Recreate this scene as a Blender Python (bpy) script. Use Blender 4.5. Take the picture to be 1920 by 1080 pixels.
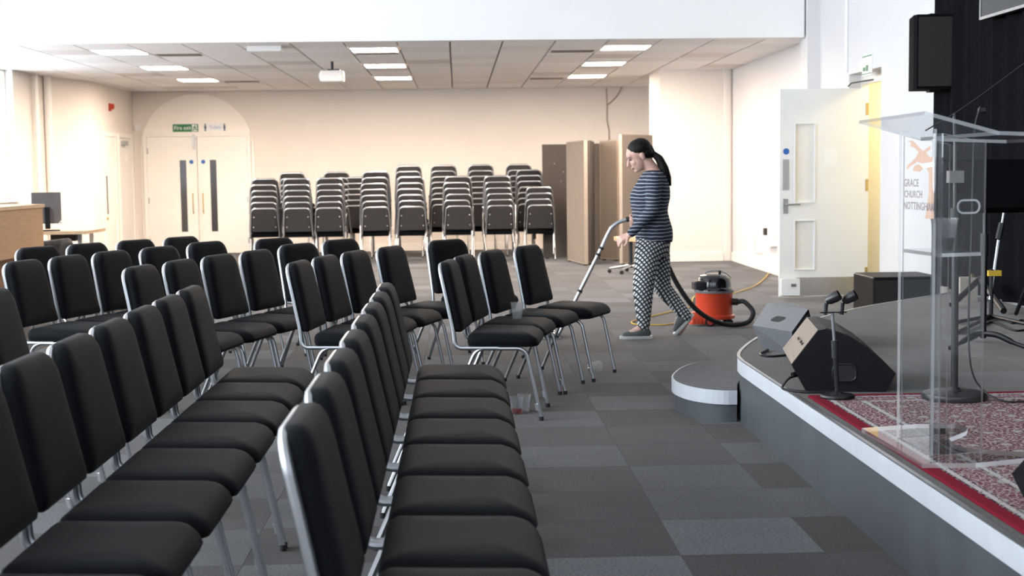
import bpy, bmesh, math, random
from mathutils import Vector, Matrix
random.seed(7)
scene = bpy.context.scene
for o in list(bpy.data.objects):
    bpy.data.objects.remove(o)
COL = scene.collection
PI = math.pi

# ------------------------------------------------------------------ camera
FPX, PPX, PPY, CAM_H = 2667.0, 960.0, 540.0, 1.32
VPX, VPY, ROLL = 857.0, 325.0, 0.0125
_d = Vector((VPX - PPX, VPY - PPY, FPX)).normalized()
_r = Vector((1, -ROLL, 0)); _r = (_r - _d * _r.dot(_d)).normalized()
_n = _d.cross(_r)
cam_d = bpy.data.cameras.new('camera'); cam = bpy.data.objects.new('camera', cam_d); COL.objects.link(cam)
ax = [Vector((_r[i], _d[i], -_n[i])) for i in range(3)]      # right, down, forward in world axes
m = Matrix.Identity(4)
for i in range(3):
    m[i][0] = ax[0][i]; m[i][1] = -ax[1][i]; m[i][2] = -ax[2][i]
m[2][3] = CAM_H
cam.matrix_world = m
cam_d.sensor_width = 36; cam_d.lens = FPX / 1920 * 36
cam_d.clip_start = 0.05; cam_d.clip_end = 200
cam_d.dof.use_dof = True; cam_d.dof.focus_distance = 6.8; cam_d.dof.aperture_fstop = 5.0
scene.camera = cam

def ray(x, y):
    v = Vector((x - PPX, y - PPY, FPX))
    return Vector((v.dot(_r), v.dot(_d), -v.dot(_n)))
def onz(x, y, z):
    r = ray(x, y); t = (z - CAM_H) / r.z
    return Vector((r.x * t, r.y * t, z))
def ony(x, y, Y):
    r = ray(x, y); t = Y / r.y
    return Vector((r.x * t, Y, CAM_H + r.z * t))
def onx(x, y, X):
    r = ray(x, y); t = X / r.x
    return Vector((X, r.y * t, CAM_H + r.z * t))

# ------------------------------------------------------------------ light
scene.view_settings.view_transform = 'Standard'
scene.view_settings.look = 'None'
scene.view_settings.exposure = 0.42
scene.view_settings.gamma = 1.0
scene.view_settings.use_curve_mapping = False
world = bpy.data.worlds.new('sky'); scene.world = world; world.use_nodes = True
bg = world.node_tree.nodes['Background']
bg.inputs[0].default_value = (0.80, 0.90, 1.0, 1); bg.inputs[1].default_value = 3.0

def area(name, loc, rot, sx, sy, power, col):
    l = bpy.data.lights.new(name, 'AREA'); l.shape = 'RECTANGLE'; l.size = sx; l.size_y = sy
    l.energy = power; l.color = col
    o = bpy.data.objects.new(name, l); COL.objects.link(o); o.location = loc; o.rotation_euler = rot
    return o
DAY = (0.89, 0.945, 1.0)
# daylight standing in the four tall windows of the left wall and the glazing added behind the camera
WINS = [(13.6, 19.35, 1.05, 2.765), (8.0, 12.6, 1.05, 4.3), (2.2, 6.8, 1.05, 4.3), (-3.2, 1.0, 1.05, 4.3)]
WPOW = [75, 430, 480, 250]
ADDED_WIN = (-4.8, 2.8, 2.3, 4.7)          # glazing added behind the camera to light the bulkhead: x0, x1, z0, z1
for (y0, y1, z0, z1), p in zip(WINS, WPOW):
    area('window_daylight', (-6.35, (y0 + y1) / 2, (z0 + z1) / 2), (0, -PI / 2, 0), z1 - z0, y1 - y0, p, DAY)

area('window_daylight', ((ADDED_WIN[0] + ADDED_WIN[1]) / 2, -4.45, (ADDED_WIN[2] + ADDED_WIN[3]) / 2), (PI / 2, 0, PI), ADDED_WIN[1] - ADDED_WIN[0], ADDED_WIN[3] - ADDED_WIN[2], 600, DAY)  # light for the added rear glazing, brightens the bulkhead from the front

# ------------------------------------------------------------------ materials
def nt(name):
    mt = bpy.data.materials.new(name); mt.use_nodes = True
    t = mt.node_tree
    return mt, t, t.nodes['Principled BSDF']
def mat(name, col, rough=0.5, metal=0.0, noise=0.0, nscale=20.0, bump=0.0, bscale=200.0, spec=None, sheen=0.0, coat=0.0, emit=None, estr=0.0, stretch=None):
    mt, t, b = nt(name)
    b.inputs['Base Color'].default_value = (*col, 1)
    b.inputs['Roughness'].default_value = rough
    b.inputs['Metallic'].default_value = metal
    if spec is not None: b.inputs['Specular IOR Level'].default_value = spec
    if sheen: b.inputs['Sheen Weight'].default_value = sheen; b.inputs['Sheen Roughness'].default_value = 0.5
    if coat: b.inputs['Coat Weight'].default_value = coat
    if emit: b.inputs['Emission Color'].default_value = (*emit, 1); b.inputs['Emission Strength'].default_value = estr
    tc = t.nodes.new('ShaderNodeTexCoord'); src = tc.outputs['Object']
    if stretch:
        mp = t.nodes.new('ShaderNodeMapping'); mp.inputs['Scale'].default_value = stretch
        t.links.new(src, mp.inputs[0]); src = mp.outputs[0]
    if noise:
        n = t.nodes.new('ShaderNodeTexNoise'); n.inputs['Scale'].default_value = nscale; n.inputs['Detail'].default_value = 5
        t.links.new(src, n.inputs['Vector'])
        r = t.nodes.new('ShaderNodeValToRGB')
        r.color_ramp.elements[0].position = 0.3; r.color_ramp.elements[1].position = 0.7
        r.color_ramp.elements[0].color = (*[max(0, c * (1 - noise)) for c in col], 1)
        r.color_ramp.elements[1].color = (*[min(1, c * (1 + noise)) for c in col], 1)
        t.links.new(n.outputs[0], r.inputs[0]); t.links.new(r.outputs[0], b.inputs['Base Color'])
    if bump:
        n2 = t.nodes.new('ShaderNodeTexNoise'); n2.inputs['Scale'].default_value = bscale; n2.inputs['Detail'].default_value = 3
        t.links.new(src, n2.inputs['Vector'])
        bp = t.nodes.new('ShaderNodeBump'); bp.inputs['Strength'].default_value = bump; bp.inputs['Distance'].default_value = 0.01
        t.links.new(n2.outputs[0], bp.inputs['Height']); t.links.new(bp.outputs[0], b.inputs['Normal'])
    return mt
def clear_mat(name, tint=(1, 1, 1), ior=1.45, frost=0.0, haze=0.0):
    mt = bpy.data.materials.new(name); mt.use_nodes = True; t = mt.node_tree
    t.nodes.clear()
    out = t.nodes.new('ShaderNodeOutputMaterial'); tr = t.nodes.new('ShaderNodeBsdfTransparent'); gl = t.nodes.new('ShaderNodeBsdfGlossy')
    tr.inputs[0].default_value = (*tint, 1); gl.inputs['Roughness'].default_value = 0.03
    f = t.nodes.new('ShaderNodeFresnel'); f.inputs[0].default_value = ior
    mx = t.nodes.new('ShaderNodeMixShader')
    ge = t.nodes.new('ShaderNodeNewGeometry'); iv = t.nodes.new('ShaderNodeMath'); iv.operation = 'SUBTRACT'; iv.inputs[0].default_value = 1.0; t.links.new(ge.outputs['Backfacing'], iv.inputs[1])
    ml = t.nodes.new('ShaderNodeMath'); ml.operation = 'MULTIPLY'; t.links.new(f.outputs[0], ml.inputs[0]); t.links.new(iv.outputs[0], ml.inputs[1])
    t.links.new(ml.outputs[0], mx.inputs[0]); t.links.new(tr.outputs[0], mx.inputs[1]); t.links.new(gl.outputs[0], mx.inputs[2])
    last = mx
    if haze:
        df = t.nodes.new('ShaderNodeBsdfTranslucent' if frost else 'ShaderNodeBsdfDiffuse'); df.inputs[0].default_value = (0.9, 0.93, 0.96, 1)
        m2 = t.nodes.new('ShaderNodeMixShader'); m2.inputs[0].default_value = haze
        t.links.new(last.outputs[0], m2.inputs[1]); t.links.new(df.outputs[0], m2.inputs[2]); last = m2
    t.links.new(last.outputs[0], out.inputs[0])
    return mt

M = {}
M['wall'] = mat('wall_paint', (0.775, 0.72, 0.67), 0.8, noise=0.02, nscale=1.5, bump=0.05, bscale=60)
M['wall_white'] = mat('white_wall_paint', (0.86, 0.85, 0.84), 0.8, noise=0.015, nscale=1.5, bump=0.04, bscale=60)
M['grey_wall'] = mat('dark_grey_wall_paint', (0.10, 0.10, 0.11), 0.8, noise=0.03, nscale=2)  # for the unseen wall behind the camera, made dark to cut fill light
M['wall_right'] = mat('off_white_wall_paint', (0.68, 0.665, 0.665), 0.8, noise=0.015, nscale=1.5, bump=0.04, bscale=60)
M['arch'] = mat('arch_paint', (0.89, 0.845, 0.80), 0.8, noise=0.015, nscale=1.5)
M['matte_black'] = mat('matte_black', (0.004, 0.004, 0.005), 0.9, noise=0.1, nscale=60, spec=0.1)
M['trim'] = mat('trim_gloss', (0.85, 0.82, 0.78), 0.4, noise=0.02, nscale=4)
M['door_white'] = mat('door_paint', (0.84, 0.81, 0.77), 0.45, noise=0.015, nscale=3)
M['door_grey'] = mat('grey_white_door', (0.80, 0.80, 0.79), 0.45, noise=0.015, nscale=3)
M['ceil'] = [mat('ceiling_tile_%s' % n, c, 0.9, noise=0.05, nscale=60, bump=0.1, bscale=150) for n, c in (('a', (0.84, 0.82, 0.81)), ('b', (0.79, 0.765, 0.75)), ('c', (0.87, 0.855, 0.85)), ('d', (0.66, 0.62, 0.59)))]
M['grid'] = mat('ceiling_grid', (0.30, 0.25, 0.21), 0.6, noise=0.05)
M['vent'] = mat('vent_metal', (0.20, 0.16, 0.13), 0.6, noise=0.1)
def carpet(name, base, d):
    mt, t, b = nt(name)
    tc = t.nodes.new('ShaderNodeTexCoord')
    mp = t.nodes.new('ShaderNodeMapping'); mp.inputs['Scale'].default_value = (1, 2.2, 1) if d else (2.2, 1, 1)
    t.links.new(tc.outputs['Object'], mp.inputs[0])
    n = t.nodes.new('ShaderNodeTexNoise'); n.inputs['Scale'].default_value = 85; n.inputs['Detail'].default_value = 6; n.inputs['Roughness'].default_value = 0.7
    n3 = t.nodes.new('ShaderNodeTexNoise'); n3.inputs['Scale'].default_value = 5; n3.inputs['Detail'].default_value = 3
    t.links.new(mp.outputs[0], n.inputs['Vector']); t.links.new(tc.outputs['Object'], n3.inputs['Vector'])
    r = t.nodes.new('ShaderNodeValToRGB'); e = r.color_ramp.elements
    e[0].position = 0.32; e[1].position = 0.70
    e[0].color = (*[c * 0.22 for c in base], 1); e[1].color = (*[c * 2.3 for c in base], 1)
    t.links.new(n.outputs[0], r.inputs[0])
    mx = t.nodes.new('ShaderNodeMix'); mx.data_type = 'RGBA'; mx.blend_type = 'MULTIPLY'; mx.inputs[0].default_value = 0.5
    r2 = t.nodes.new('ShaderNodeValToRGB'); r2.color_ramp.elements[0].color = (0.55, 0.55, 0.55, 1); r2.color_ramp.elements[1].color = (1.3, 1.3, 1.3, 1)
    t.links.new(n3.outputs[0], r2.inputs[0]); t.links.new(r.outputs[0], mx.inputs[6]); t.links.new(r2.outputs[0], mx.inputs[7])
    t.links.new(mx.outputs[2], b.inputs['Base Color'])
    b.inputs['Roughness'].default_value = 0.95; b.inputs['Specular IOR Level'].default_value = 0.15
    b.inputs['Sheen Weight'].default_value = 0.2; b.inputs['Sheen Roughness'].default_value = 0.3; b.inputs['Sheen Tint'].default_value = (1.0, 0.93, 0.86, 1)
    bp = t.nodes.new('ShaderNodeBump'); bp.inputs['Strength'].default_value = 0.5; bp.inputs['Distance'].default_value = 0.004
    t.links.new(n.outputs[0], bp.inputs['Height']); t.links.new(bp.outputs[0], b.inputs['Normal'])
    return mt
CB = [(0.041, 0.0405, 0.0425), (0.060, 0.0605, 0.065), (0.032, 0.0312, 0.0325), (0.088, 0.090, 0.097)]
M['carpet'] = [carpet('carpet_tile_%s' % 'abcd'[i], c, i % 2) for i, c in enumerate(CB)]
M['screed'] = mat('carpet_backing', (0.03, 0.03, 0.032), 0.9, noise=0.1)
M['fabric'] = mat('black_upholstery', (0.0036, 0.0042, 0.0056), 0.62, noise=0.35, nscale=240, bump=0.25, bscale=420, spec=0.07, sheen=0.035)
M['steel'] = mat('silver_steel', (0.47, 0.48, 0.50), 0.36, metal=1.0, noise=0.04, nscale=30)
M['steel_dull'] = mat('link_bracket', (0.45, 0.46, 0.48), 0.45, metal=1.0, noise=0.05)
M['backboard'] = mat('back_panel_fabric', (0.020, 0.019, 0.021), 0.8, noise=0.3, nscale=200, bump=0.15, bscale=300)
M['rubber'] = mat('black_rubber', (0.012, 0.012, 0.013), 0.6, noise=0.1, nscale=80)
M['black'] = mat('black_plastic', (0.010, 0.010, 0.012), 0.38, noise=0.1, nscale=60)
M['blackgloss'] = mat('gloss_black_plastic', (0.008, 0.008, 0.010), 0.15, noise=0.1, nscale=40, coat=0.4)
M['cabinet'] = mat('speaker_cabinet_paint', (0.008, 0.008, 0.0095), 0.5, spec=0.2, noise=0.2, nscale=120, bump=0.12, bscale=260)
M['cabinet_grey'] = mat('grey_speaker_paint', (0.15, 0.155, 0.165), 0.42, noise=0.08, nscale=60, bump=0.1, bscale=260)  # even grey base with slight mottling
M['tan_reflection'] = mat('warm_reflection_tan', (0.115, 0.095, 0.080), 0.4, noise=0.12, nscale=30)  # warm reflection on the near wedge put into the panel colour
M['grille'] = mat('speaker_grille', (0.018, 0.017, 0.016), 0.5, noise=0.4, nscale=300, bump=0.3, bscale=400)
M['stage_paint'] = mat('stage_front_paint', (0.085, 0.094, 0.104), 0.5, noise=0.12, nscale=6, bump=0.06, bscale=40, stretch=(1, 1, 0.4))
M['stage_band'] = mat('stage_edge_band', (0.62, 0.65, 0.69), 0.35, noise=0.05, nscale=8)
M['alu'] = mat('brushed_aluminium', (0.60, 0.60, 0.60), 0.35, metal=1.0, noise=0.05, nscale=40)
M['wood'] = mat('beech_veneer', (0.52, 0.31, 0.165), 0.45, noise=0.12, nscale=9, stretch=(0.6, 0.6, 9))
M['woodlight'] = mat('light_oak_top', (0.66, 0.47, 0.29), 0.45, noise=0.08, nscale=8, stretch=(1, 6, 1))
M['shaded_wood'] = mat('recess_shade_wood', (0.20, 0.105, 0.055), 0.6, noise=0.1, nscale=8)  # shade under the desk overhang put into a darker wood colour
M['board_dark'] = mat('dark_felt_board', (0.075, 0.063, 0.056), 0.9, noise=0.15, nscale=160, bump=0.1)
M['board_light'] = mat('taupe_felt_board', (0.235, 0.195, 0.165), 0.9, noise=0.1, nscale=160, bump=0.1)
M['board_trim'] = mat('board_edge_trim', (0.34, 0.28, 0.23), 0.5, noise=0.05)
M['white'] = mat('white_plastic', (0.82, 0.82, 0.82), 0.4, noise=0.01)
M['grey_plastic'] = mat('grey_plastic', (0.16, 0.15, 0.15), 0.4, noise=0.05)
M['dark_screen'] = mat('screen_glass', (0.015, 0.015, 0.017), 0.12, noise=0.05)
M['green'] = mat('sign_green', (0.02, 0.17, 0.07), 0.5, noise=0.02)
M['signwhite'] = mat('sign_white', (0.82, 0.83, 0.84), 0.45, noise=0.01)
M['signdark'] = mat('sign_dark_print', (0.05, 0.08, 0.13), 0.5, noise=0.02)
M['blue'] = mat('blue_sticker', (0.03, 0.13, 0.42), 0.4, noise=0.03)
M['signgrey'] = mat('sticker_print', (0.30, 0.42, 0.62), 0.5, noise=0.02)
M['red'] = mat('alarm_red', (0.50, 0.06, 0.03), 0.4, noise=0.03)
M['brass'] = mat('brass', (0.62, 0.50, 0.26), 0.35, metal=1.0, noise=0.05)
M['vacred'] = mat('red_tub_plastic', (0.66, 0.060, 0.018), 0.33, noise=0.04, nscale=12, coat=0.2)
M['yellow'] = mat('yellow_cable', (0.62, 0.40, 0.05), 0.5, noise=0.05)
M['yellowtape'] = mat('yellow_tape', (0.70, 0.46, 0.05), 0.5, noise=0.05)
M['curtain'] = mat('black_curtain', (0.0045, 0.0045, 0.006), 0.95, noise=0.2, nscale=60, bump=0.2, bscale=200, spec=0.1)
M['acrylic'] = clear_mat('clear_acrylic', (0.985, 0.99, 0.992), 1.5, haze=0.006)
M['acrylic_edge'] = clear_mat('polished_acrylic_edge', (0.95, 0.97, 0.98), 1.9, frost=1, haze=0.42)
M['acrylic_post'] = clear_mat('polished_acrylic_post', (0.93, 0.94, 0.95), 1.6, frost=1, haze=0.07)
M['acrylic_top'] = clear_mat('clear_acrylic_top', (0.86, 0.88, 0.90), 1.6, haze=0.06)
M['cup'] = clear_mat('clear_cup_plastic', (0.93, 0.94, 0.95), 1.5, frost=1, haze=0.16)
M['water'] = clear_mat('water', (0.90, 0.90, 0.90), 1.33, haze=0.10)
M['juice'] = clear_mat('red_squash', (0.85, 0.12, 0.14), 1.33, haze=0.02)
M['glass'] = clear_mat('window_glass', (0.97, 0.98, 0.99), 1.45)
M['dark_glass'] = mat('dark_vision_glass', (0.055, 0.055, 0.06), 0.12, noise=0.05, nscale=2)
M['printbrown'] = mat('brown_print', (0.40, 0.25, 0.18), 0.6, noise=0.03)
M['printcream'] = mat('cream_print', (0.75, 0.65, 0.57), 0.7, noise=0.02)
M['printgrey'] = mat('grey_lettering', (0.20, 0.17, 0.17), 0.6, noise=0.03)
M['bag'] = mat('black_bag_fabric', (0.045, 0.038, 0.034), 0.8, noise=0.3, nscale=20, bump=0.3, bscale=30)
M['beige'] = mat('beige_amp_cloth', (0.42, 0.36, 0.30), 0.85, noise=0.25, nscale=150)
M['skin'] = mat('skin', (0.56, 0.34, 0.27), 0.5, noise=0.05, nscale=30)
M['hair'] = mat('dark_brown_hair', (0.005, 0.0038, 0.0035), 0.55, spec=0.2, noise=0.4, nscale=90, bump=0.3, bscale=120, stretch=(3, 3, 1))
M['lip'] = mat('lip', (0.40, 0.16, 0.14), 0.45, noise=0.03)
M['eye'] = mat('eye_dark', (0.03, 0.02, 0.02), 0.3, noise=0.05)
M['shoe'] = mat('grey_shoe_knit', (0.075, 0.082, 0.085), 0.8, noise=0.3, nscale=120, bump=0.2)
M['sole'] = mat('pale_shoe_sole', (0.55, 0.56, 0.55), 0.6, noise=0.05)
M['paper'] = mat('paper', (0.78, 0.76, 0.72), 0.8, noise=0.02)
M['ceil_light'] = mat('lit_diffuser', (0.9, 0.88, 0.82), 0.5, noise=0.01, emit=(1.0, 0.82, 0.66), estr=98.0)
M['lobby'] = mat('lobby_wall_paint', (0.85, 0.80, 0.66), 0.8, noise=0.02)

def stripes_mat():
    mt, t, b = nt('navy_striped_jersey')
    tc = t.nodes.new('ShaderNodeTexCoord'); sp = t.nodes.new('ShaderNodeSeparateXYZ'); t.links.new(tc.outputs['Object'], sp.inputs[0])
    ns = t.nodes.new('ShaderNodeTexNoise'); ns.inputs['Scale'].default_value = 9
    t.links.new(tc.outputs['Object'], ns.inputs['Vector'])
    a0 = t.nodes.new('ShaderNodeMath'); a0.operation = 'MULTIPLY_ADD'; a0.inputs[1].default_value = 0.022
    t.links.new(ns.outputs[0], a0.inputs[0]); t.links.new(sp.outputs['Z'], a0.inputs[2])
    a = t.nodes.new('ShaderNodeMath'); a.operation = 'MULTIPLY'; a.inputs[1].default_value = 1 / 0.0275
    t.links.new(a0.outputs[0], a.inputs[0])
    f = t.nodes.new('ShaderNodeMath'); f.operation = 'FRACT'; t.links.new(a.outputs[0], f.inputs[0])
    r = t.nodes.new('ShaderNodeValToRGB'); r.color_ramp.interpolation = 'CONSTANT'
    e = r.color_ramp.elements; e[0].position = 0; e[0].color = (0.010, 0.016, 0.034, 1)
    e[1].position = 0.78; e[1].color = (0.36, 0.38, 0.42, 1)
    t.links.new(f.outputs[0], r.inputs[0]); t.links.new(r.outputs[0], b.inputs['Base Color'])
    b.inputs['Roughness'].default_value = 0.9
    return mt
def lattice_mat():
    mt, t, b = nt('black_white_lattice_print')
    tc = t.nodes.new('ShaderNodeTexCoord'); mp = t.nodes.new('ShaderNodeMapping')
    mp.inputs['Rotation'].default_value = (0, math.radians(35), 0); mp.inputs['Scale'].default_value = (38, 38, 38)
    t.links.new(tc.outputs['Object'], mp.inputs[0])
    sp = t.nodes.new('ShaderNodeSeparateXYZ'); t.links.new(mp.outputs[0], sp.inputs[0])
    def fr(o, off):
        a = t.nodes.new('ShaderNodeMath'); a.operation = 'MULTIPLY_ADD'; a.inputs[1].default_value = off; t.links.new(sp.outputs['Y'], a.inputs[0]); t.links.new(o, a.inputs[2])
        f = t.nodes.new('ShaderNodeMath'); f.operation = 'FRACT'; t.links.new(a.outputs[0], f.inputs[0])
        g = t.nodes.new('ShaderNodeMath'); g.operation = 'GREATER_THAN'; g.inputs[1].default_value = 0.40; t.links.new(f.outputs[0], g.inputs[0]); return g.outputs[0]
    mu = t.nodes.new('ShaderNodeMath'); mu.operation = 'MULTIPLY'
    t.links.new(fr(sp.outputs['X'], 0.3), mu.inputs[0]); t.links.new(fr(sp.outputs['Z'], 0.4), mu.inputs[1])
    mx = t.nodes.new('ShaderNodeMix'); mx.data_type = 'RGBA'
    mx.inputs[6].default_value = (0.012, 0.012, 0.014, 1); mx.inputs[7].default_value = (0.62, 0.63, 0.64, 1)
    t.links.new(mu.outputs[0], mx.inputs[0]); t.links.new(mx.outputs[2], b.inputs['Base Color'])
    b.inputs['Roughness'].default_value = 0.85
    return mt
M['jersey'] = stripes_mat(); M['lattice'] = lattice_mat()

def rug_mat(hx, hy):
    mt, t, b = nt('persian_rug')
    N = t.nodes.new; L = t.links.new
    tc = N('ShaderNodeTexCoord'); sp = N('ShaderNodeSeparateXYZ'); L(tc.outputs['Object'], sp.inputs[0])
    def mth(op, a, bb=None, c=None):
        n = N('ShaderNodeMath'); n.operation = op
        for i, v in enumerate((a, bb, c)):
            if v is None: continue
            if isinstance(v, (int, float)): n.inputs[i].default_value = v
            else: L(v, n.inputs[i])
        return n.outputs[0]
    axx = mth('ABSOLUTE', sp.outputs['X']); ayy = mth('ABSOLUTE', sp.outputs['Y'])
    d = mth('MINIMUM', mth('SUBTRACT', hx, axx), mth('SUBTRACT', hy, ayy))
    zone = N('ShaderNodeValToRGB'); zone.color_ramp.interpolation = 'CONSTANT'
    e = zone.color_ramp.elements
    RED = (0.17, 0.008, 0.020, 1); NAV = (0.014, 0.010, 0.026, 1); CRM = (0.46, 0.41, 0.40, 1); DKR = (0.10, 0.008, 0.020, 1); PNK = (0.13, 0.018, 0.032, 1)
    stops = [(0.0, RED), (0.050, NAV), (0.056, CRM), (0.078, NAV), (0.084, PNK), (0.175, NAV), (0.181, CRM), (0.203, NAV), (0.209, DKR)]
    e[0].position = 0; e[0].color = stops[0][1]; e[1].position = stops[1][0]; e[1].color = stops[1][1]
    for p, c in stops[2:]:
        x = e.new(p); x.color = c
    L(d, zone.inputs[0])
    def vor(scale, feat='F1', jit=0.9):
        v = N('ShaderNodeTexVoronoi'); v.inputs['Scale'].default_value = scale; v.feature = feat; v.inputs['Randomness'].default_value = jit
        L(tc.outputs['Object'], v.inputs['Vector']); return v
    v1 = vor(42, 'DISTANCE_TO_EDGE', 1.0); v2 = vor(64, 'F1', 1.0); v3 = vor(8.5, 'F1', 0.25)
    wv = mth('SINE', mth('MULTIPLY', v3.outputs['Distance'], 46))
    p1 = mth('LESS_THAN', v1.outputs['Distance'], 0.075)
    p2 = mth('LESS_THAN', v2.outputs['Distance'], 0.24)
    p3 = mth('GREATER_THAN', wv, 0.55)
    inner = mth('GREATER_THAN', d, 0.050)
    def mixc(f, a, col):
        mx = N('ShaderNodeMix'); mx.data_type = 'RGBA'; L(f, mx.inputs[0]); L(a, mx.inputs[6]); mx.inputs[7].default_value = col; return mx.outputs[2]
    c = mixc(mth('MULTIPLY', inner, mth('MULTIPLY', p1, 0.85)), zone.outputs[0], (0.42, 0.37, 0.36, 1))
    c = mixc(mth('MULTIPLY', inner, mth('MULTIPLY', p2, 0.85)), c, (0.03, 0.016, 0.035, 1))
    big = mth('MULTIPLY', mth('GREATER_THAN', d, 0.084), p3)
    c = mixc(mth('MULTIPLY', big, 0.40), c, (0.42, 0.36, 0.35, 1))
    cen = mth('MULTIPLY', mth('LESS_THAN', v3.outputs['Distance'], 0.16), mth('GREATER_THAN', d, 0.084))
    c = mixc(mth('MULTIPLY', cen, 0.75), c, (0.36, 0.38, 0.34, 1))
    L(c, b.inputs['Base Color']); b.inputs['Roughness'].default_value = 0.95; b.inputs['Specular IOR Level'].default_value = 0.1
    bp = N('ShaderNodeBump'); bp.inputs['Strength'].default_value = 0.3; bp.inputs['Distance'].default_value = 0.003
    nn = N('ShaderNodeTexNoise'); nn.inputs['Scale'].default_value = 400; L(tc.outputs['Object'], nn.inputs['Vector'])
    L(nn.outputs[0], bp.inputs['Height']); L(bp.outputs[0], b.inputs['Normal'])
    return mt

# ------------------------------------------------------------------ mesh helpers
class MB:
    def __init__(s): s.v = []; s.f = []; s.mi = []
    def add(s, vs, fs, mi=0):
        o = len(s.v); s.v += [tuple(p) for p in vs]
        for f in fs: s.f.append(tuple(i + o for i in f)); s.mi.append(mi)
        return s
    def box(s, x0, x1, y0, y1, z0, z1, mi=0):
        vs = [(x0, y0, z0), (x1, y0, z0), (x1, y1, z0), (x0, y1, z0), (x0, y0, z1), (x1, y0, z1), (x1, y1, z1), (x0, y1, z1)]
        return s.add(vs, [(0, 3, 2, 1), (4, 5, 6, 7), (0, 1, 5, 4), (1, 2, 6, 5), (2, 3, 7, 6), (3, 0, 4, 7)], mi)
    def cbox(s, cx, cy, cz, sx, sy, sz, mi=0):
        return s.box(cx - sx / 2, cx + sx / 2, cy - sy / 2, cy + sy / 2, cz - sz / 2, cz + sz / 2, mi)
    def tube(s, pts, r, n=10, closed=False, caps=True, mi=0, flat=None):
        P = [Vector(p) for p in pts]; k = len(P)
        rs = r if isinstance(r, (list, tuple)) else [r] * k
        T = []
        for i in range(k):
            a = P[i - 1] if (i or closed) else P[i]; b = P[(i + 1) % k] if (i < k - 1 or closed) else P[i]
            T.append((b - a).normalized())
        up = Vector((0, 0, 1)) if abs(T[0].z) < 0.9 else Vector((0, 1, 0))
        u = (up - T[0] * up.dot(T[0])).normalized()
        vs = []
        for i in range(k):
            u = (u - T[i] * u.dot(T[i])).normalized(); w = T[i].cross(u)
            for j in range(n):
                a = 2 * PI * j / n
                vs.append(P[i] + (u * math.cos(a) + w * math.sin(a)) * rs[i])
        fs = []
        for i in range(k if closed else k - 1):
            i2 = (i + 1) % k
            for j in range(n):
                j2 = (j + 1) % n
                fs.append((i * n + j, i * n + j2, i2 * n + j2, i2 * n + j))
        if caps and not closed:
            fs.append(tuple(range(n - 1, -1, -1))); fs.append(tuple((k - 1) * n + j for j in range(n)))
        return s.add(vs, fs, mi)
    def lathe(s, prof, c=(0, 0, 0), n=24, mi=0, caps=True):
        vs = []; k = len(prof)
        for r, z in prof:
            for j in range(n):
                a = 2 * PI * j / n
                vs.append((c[0] + r * math.cos(a), c[1] + r * math.sin(a), c[2] + z))
        fs = []
        for i in range(k - 1):
            for j in range(n):
                j2 = (j + 1) % n; fs.append((i * n + j, i * n + j2, (i + 1) * n + j2, (i + 1) * n + j))
        if caps:
            fs.append(tuple(range(n - 1, -1, -1))); fs.append(tuple((k - 1) * n + j for j in range(n)))
        return s.add(vs, fs, mi)
    def prism(s, poly, z0, z1, mi=0, mi_side=None):
        k = len(poly)
        vs = [(p[0], p[1], z0) for p in poly] + [(p[0], p[1], z1) for p in poly]
        s.add(vs, [tuple(range(k - 1, -1, -1)), tuple(range(k, 2 * k))] , mi)
        o = len(s.v) - 2 * k
        for i in range(k):
            j = (i + 1) % k
            s.f.append((o + i, o + j, o + k + j, o + k + i)); s.mi.append(mi if mi_side is None else mi_side)
        return s
    def loops(s, rings, cap=True, mi=0):
        n = len(rings[0]); vs = [p for r in rings for p in r]; fs = []
        for i in range(len(rings) - 1):
            for j in range(n):
                j2 = (j + 1) % n; fs.append((i * n + j, i * n + j2, (i + 1) * n + j2, (i + 1) * n + j))
        if cap:
            fs.append(tuple(range(n - 1, -1, -1))); fs.append(tuple((len(rings) - 1) * n + j for j in range(n)))
        return s.add(vs, fs, mi)
    def xf(s, fn):
        s.v = [tuple(fn(Vector(p))) for p in s.v]; return s
    def mesh(s, name, mats, smooth=False):
        me = bpy.data.meshes.new(name); me.from_pydata(s.v, [], s.f)
        for mm in (mats if isinstance(mats, (list, tuple)) else [mats]): me.materials.append(mm)
        for p, i in zip(me.polygons, s.mi): p.material_index = i
        bm = bmesh.new(); bm.from_mesh(me); bmesh.ops.recalc_face_normals(bm, faces=bm.faces); bm.to_mesh(me); bm.free()
        if smooth:
            me.shade_smooth()
            try: me.set_sharp_from_angle(angle=math.radians(38))
            except Exception: pass
        me.update(); return me
    def obj(s, name, mats, parent=None, smooth=False, loc=None):
        o = bpy.data.objects.new(name, s.mesh(name, mats, smooth)); COL.objects.link(o)
        if parent: o.parent = parent
        if loc: o.location = loc
        return o

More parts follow.
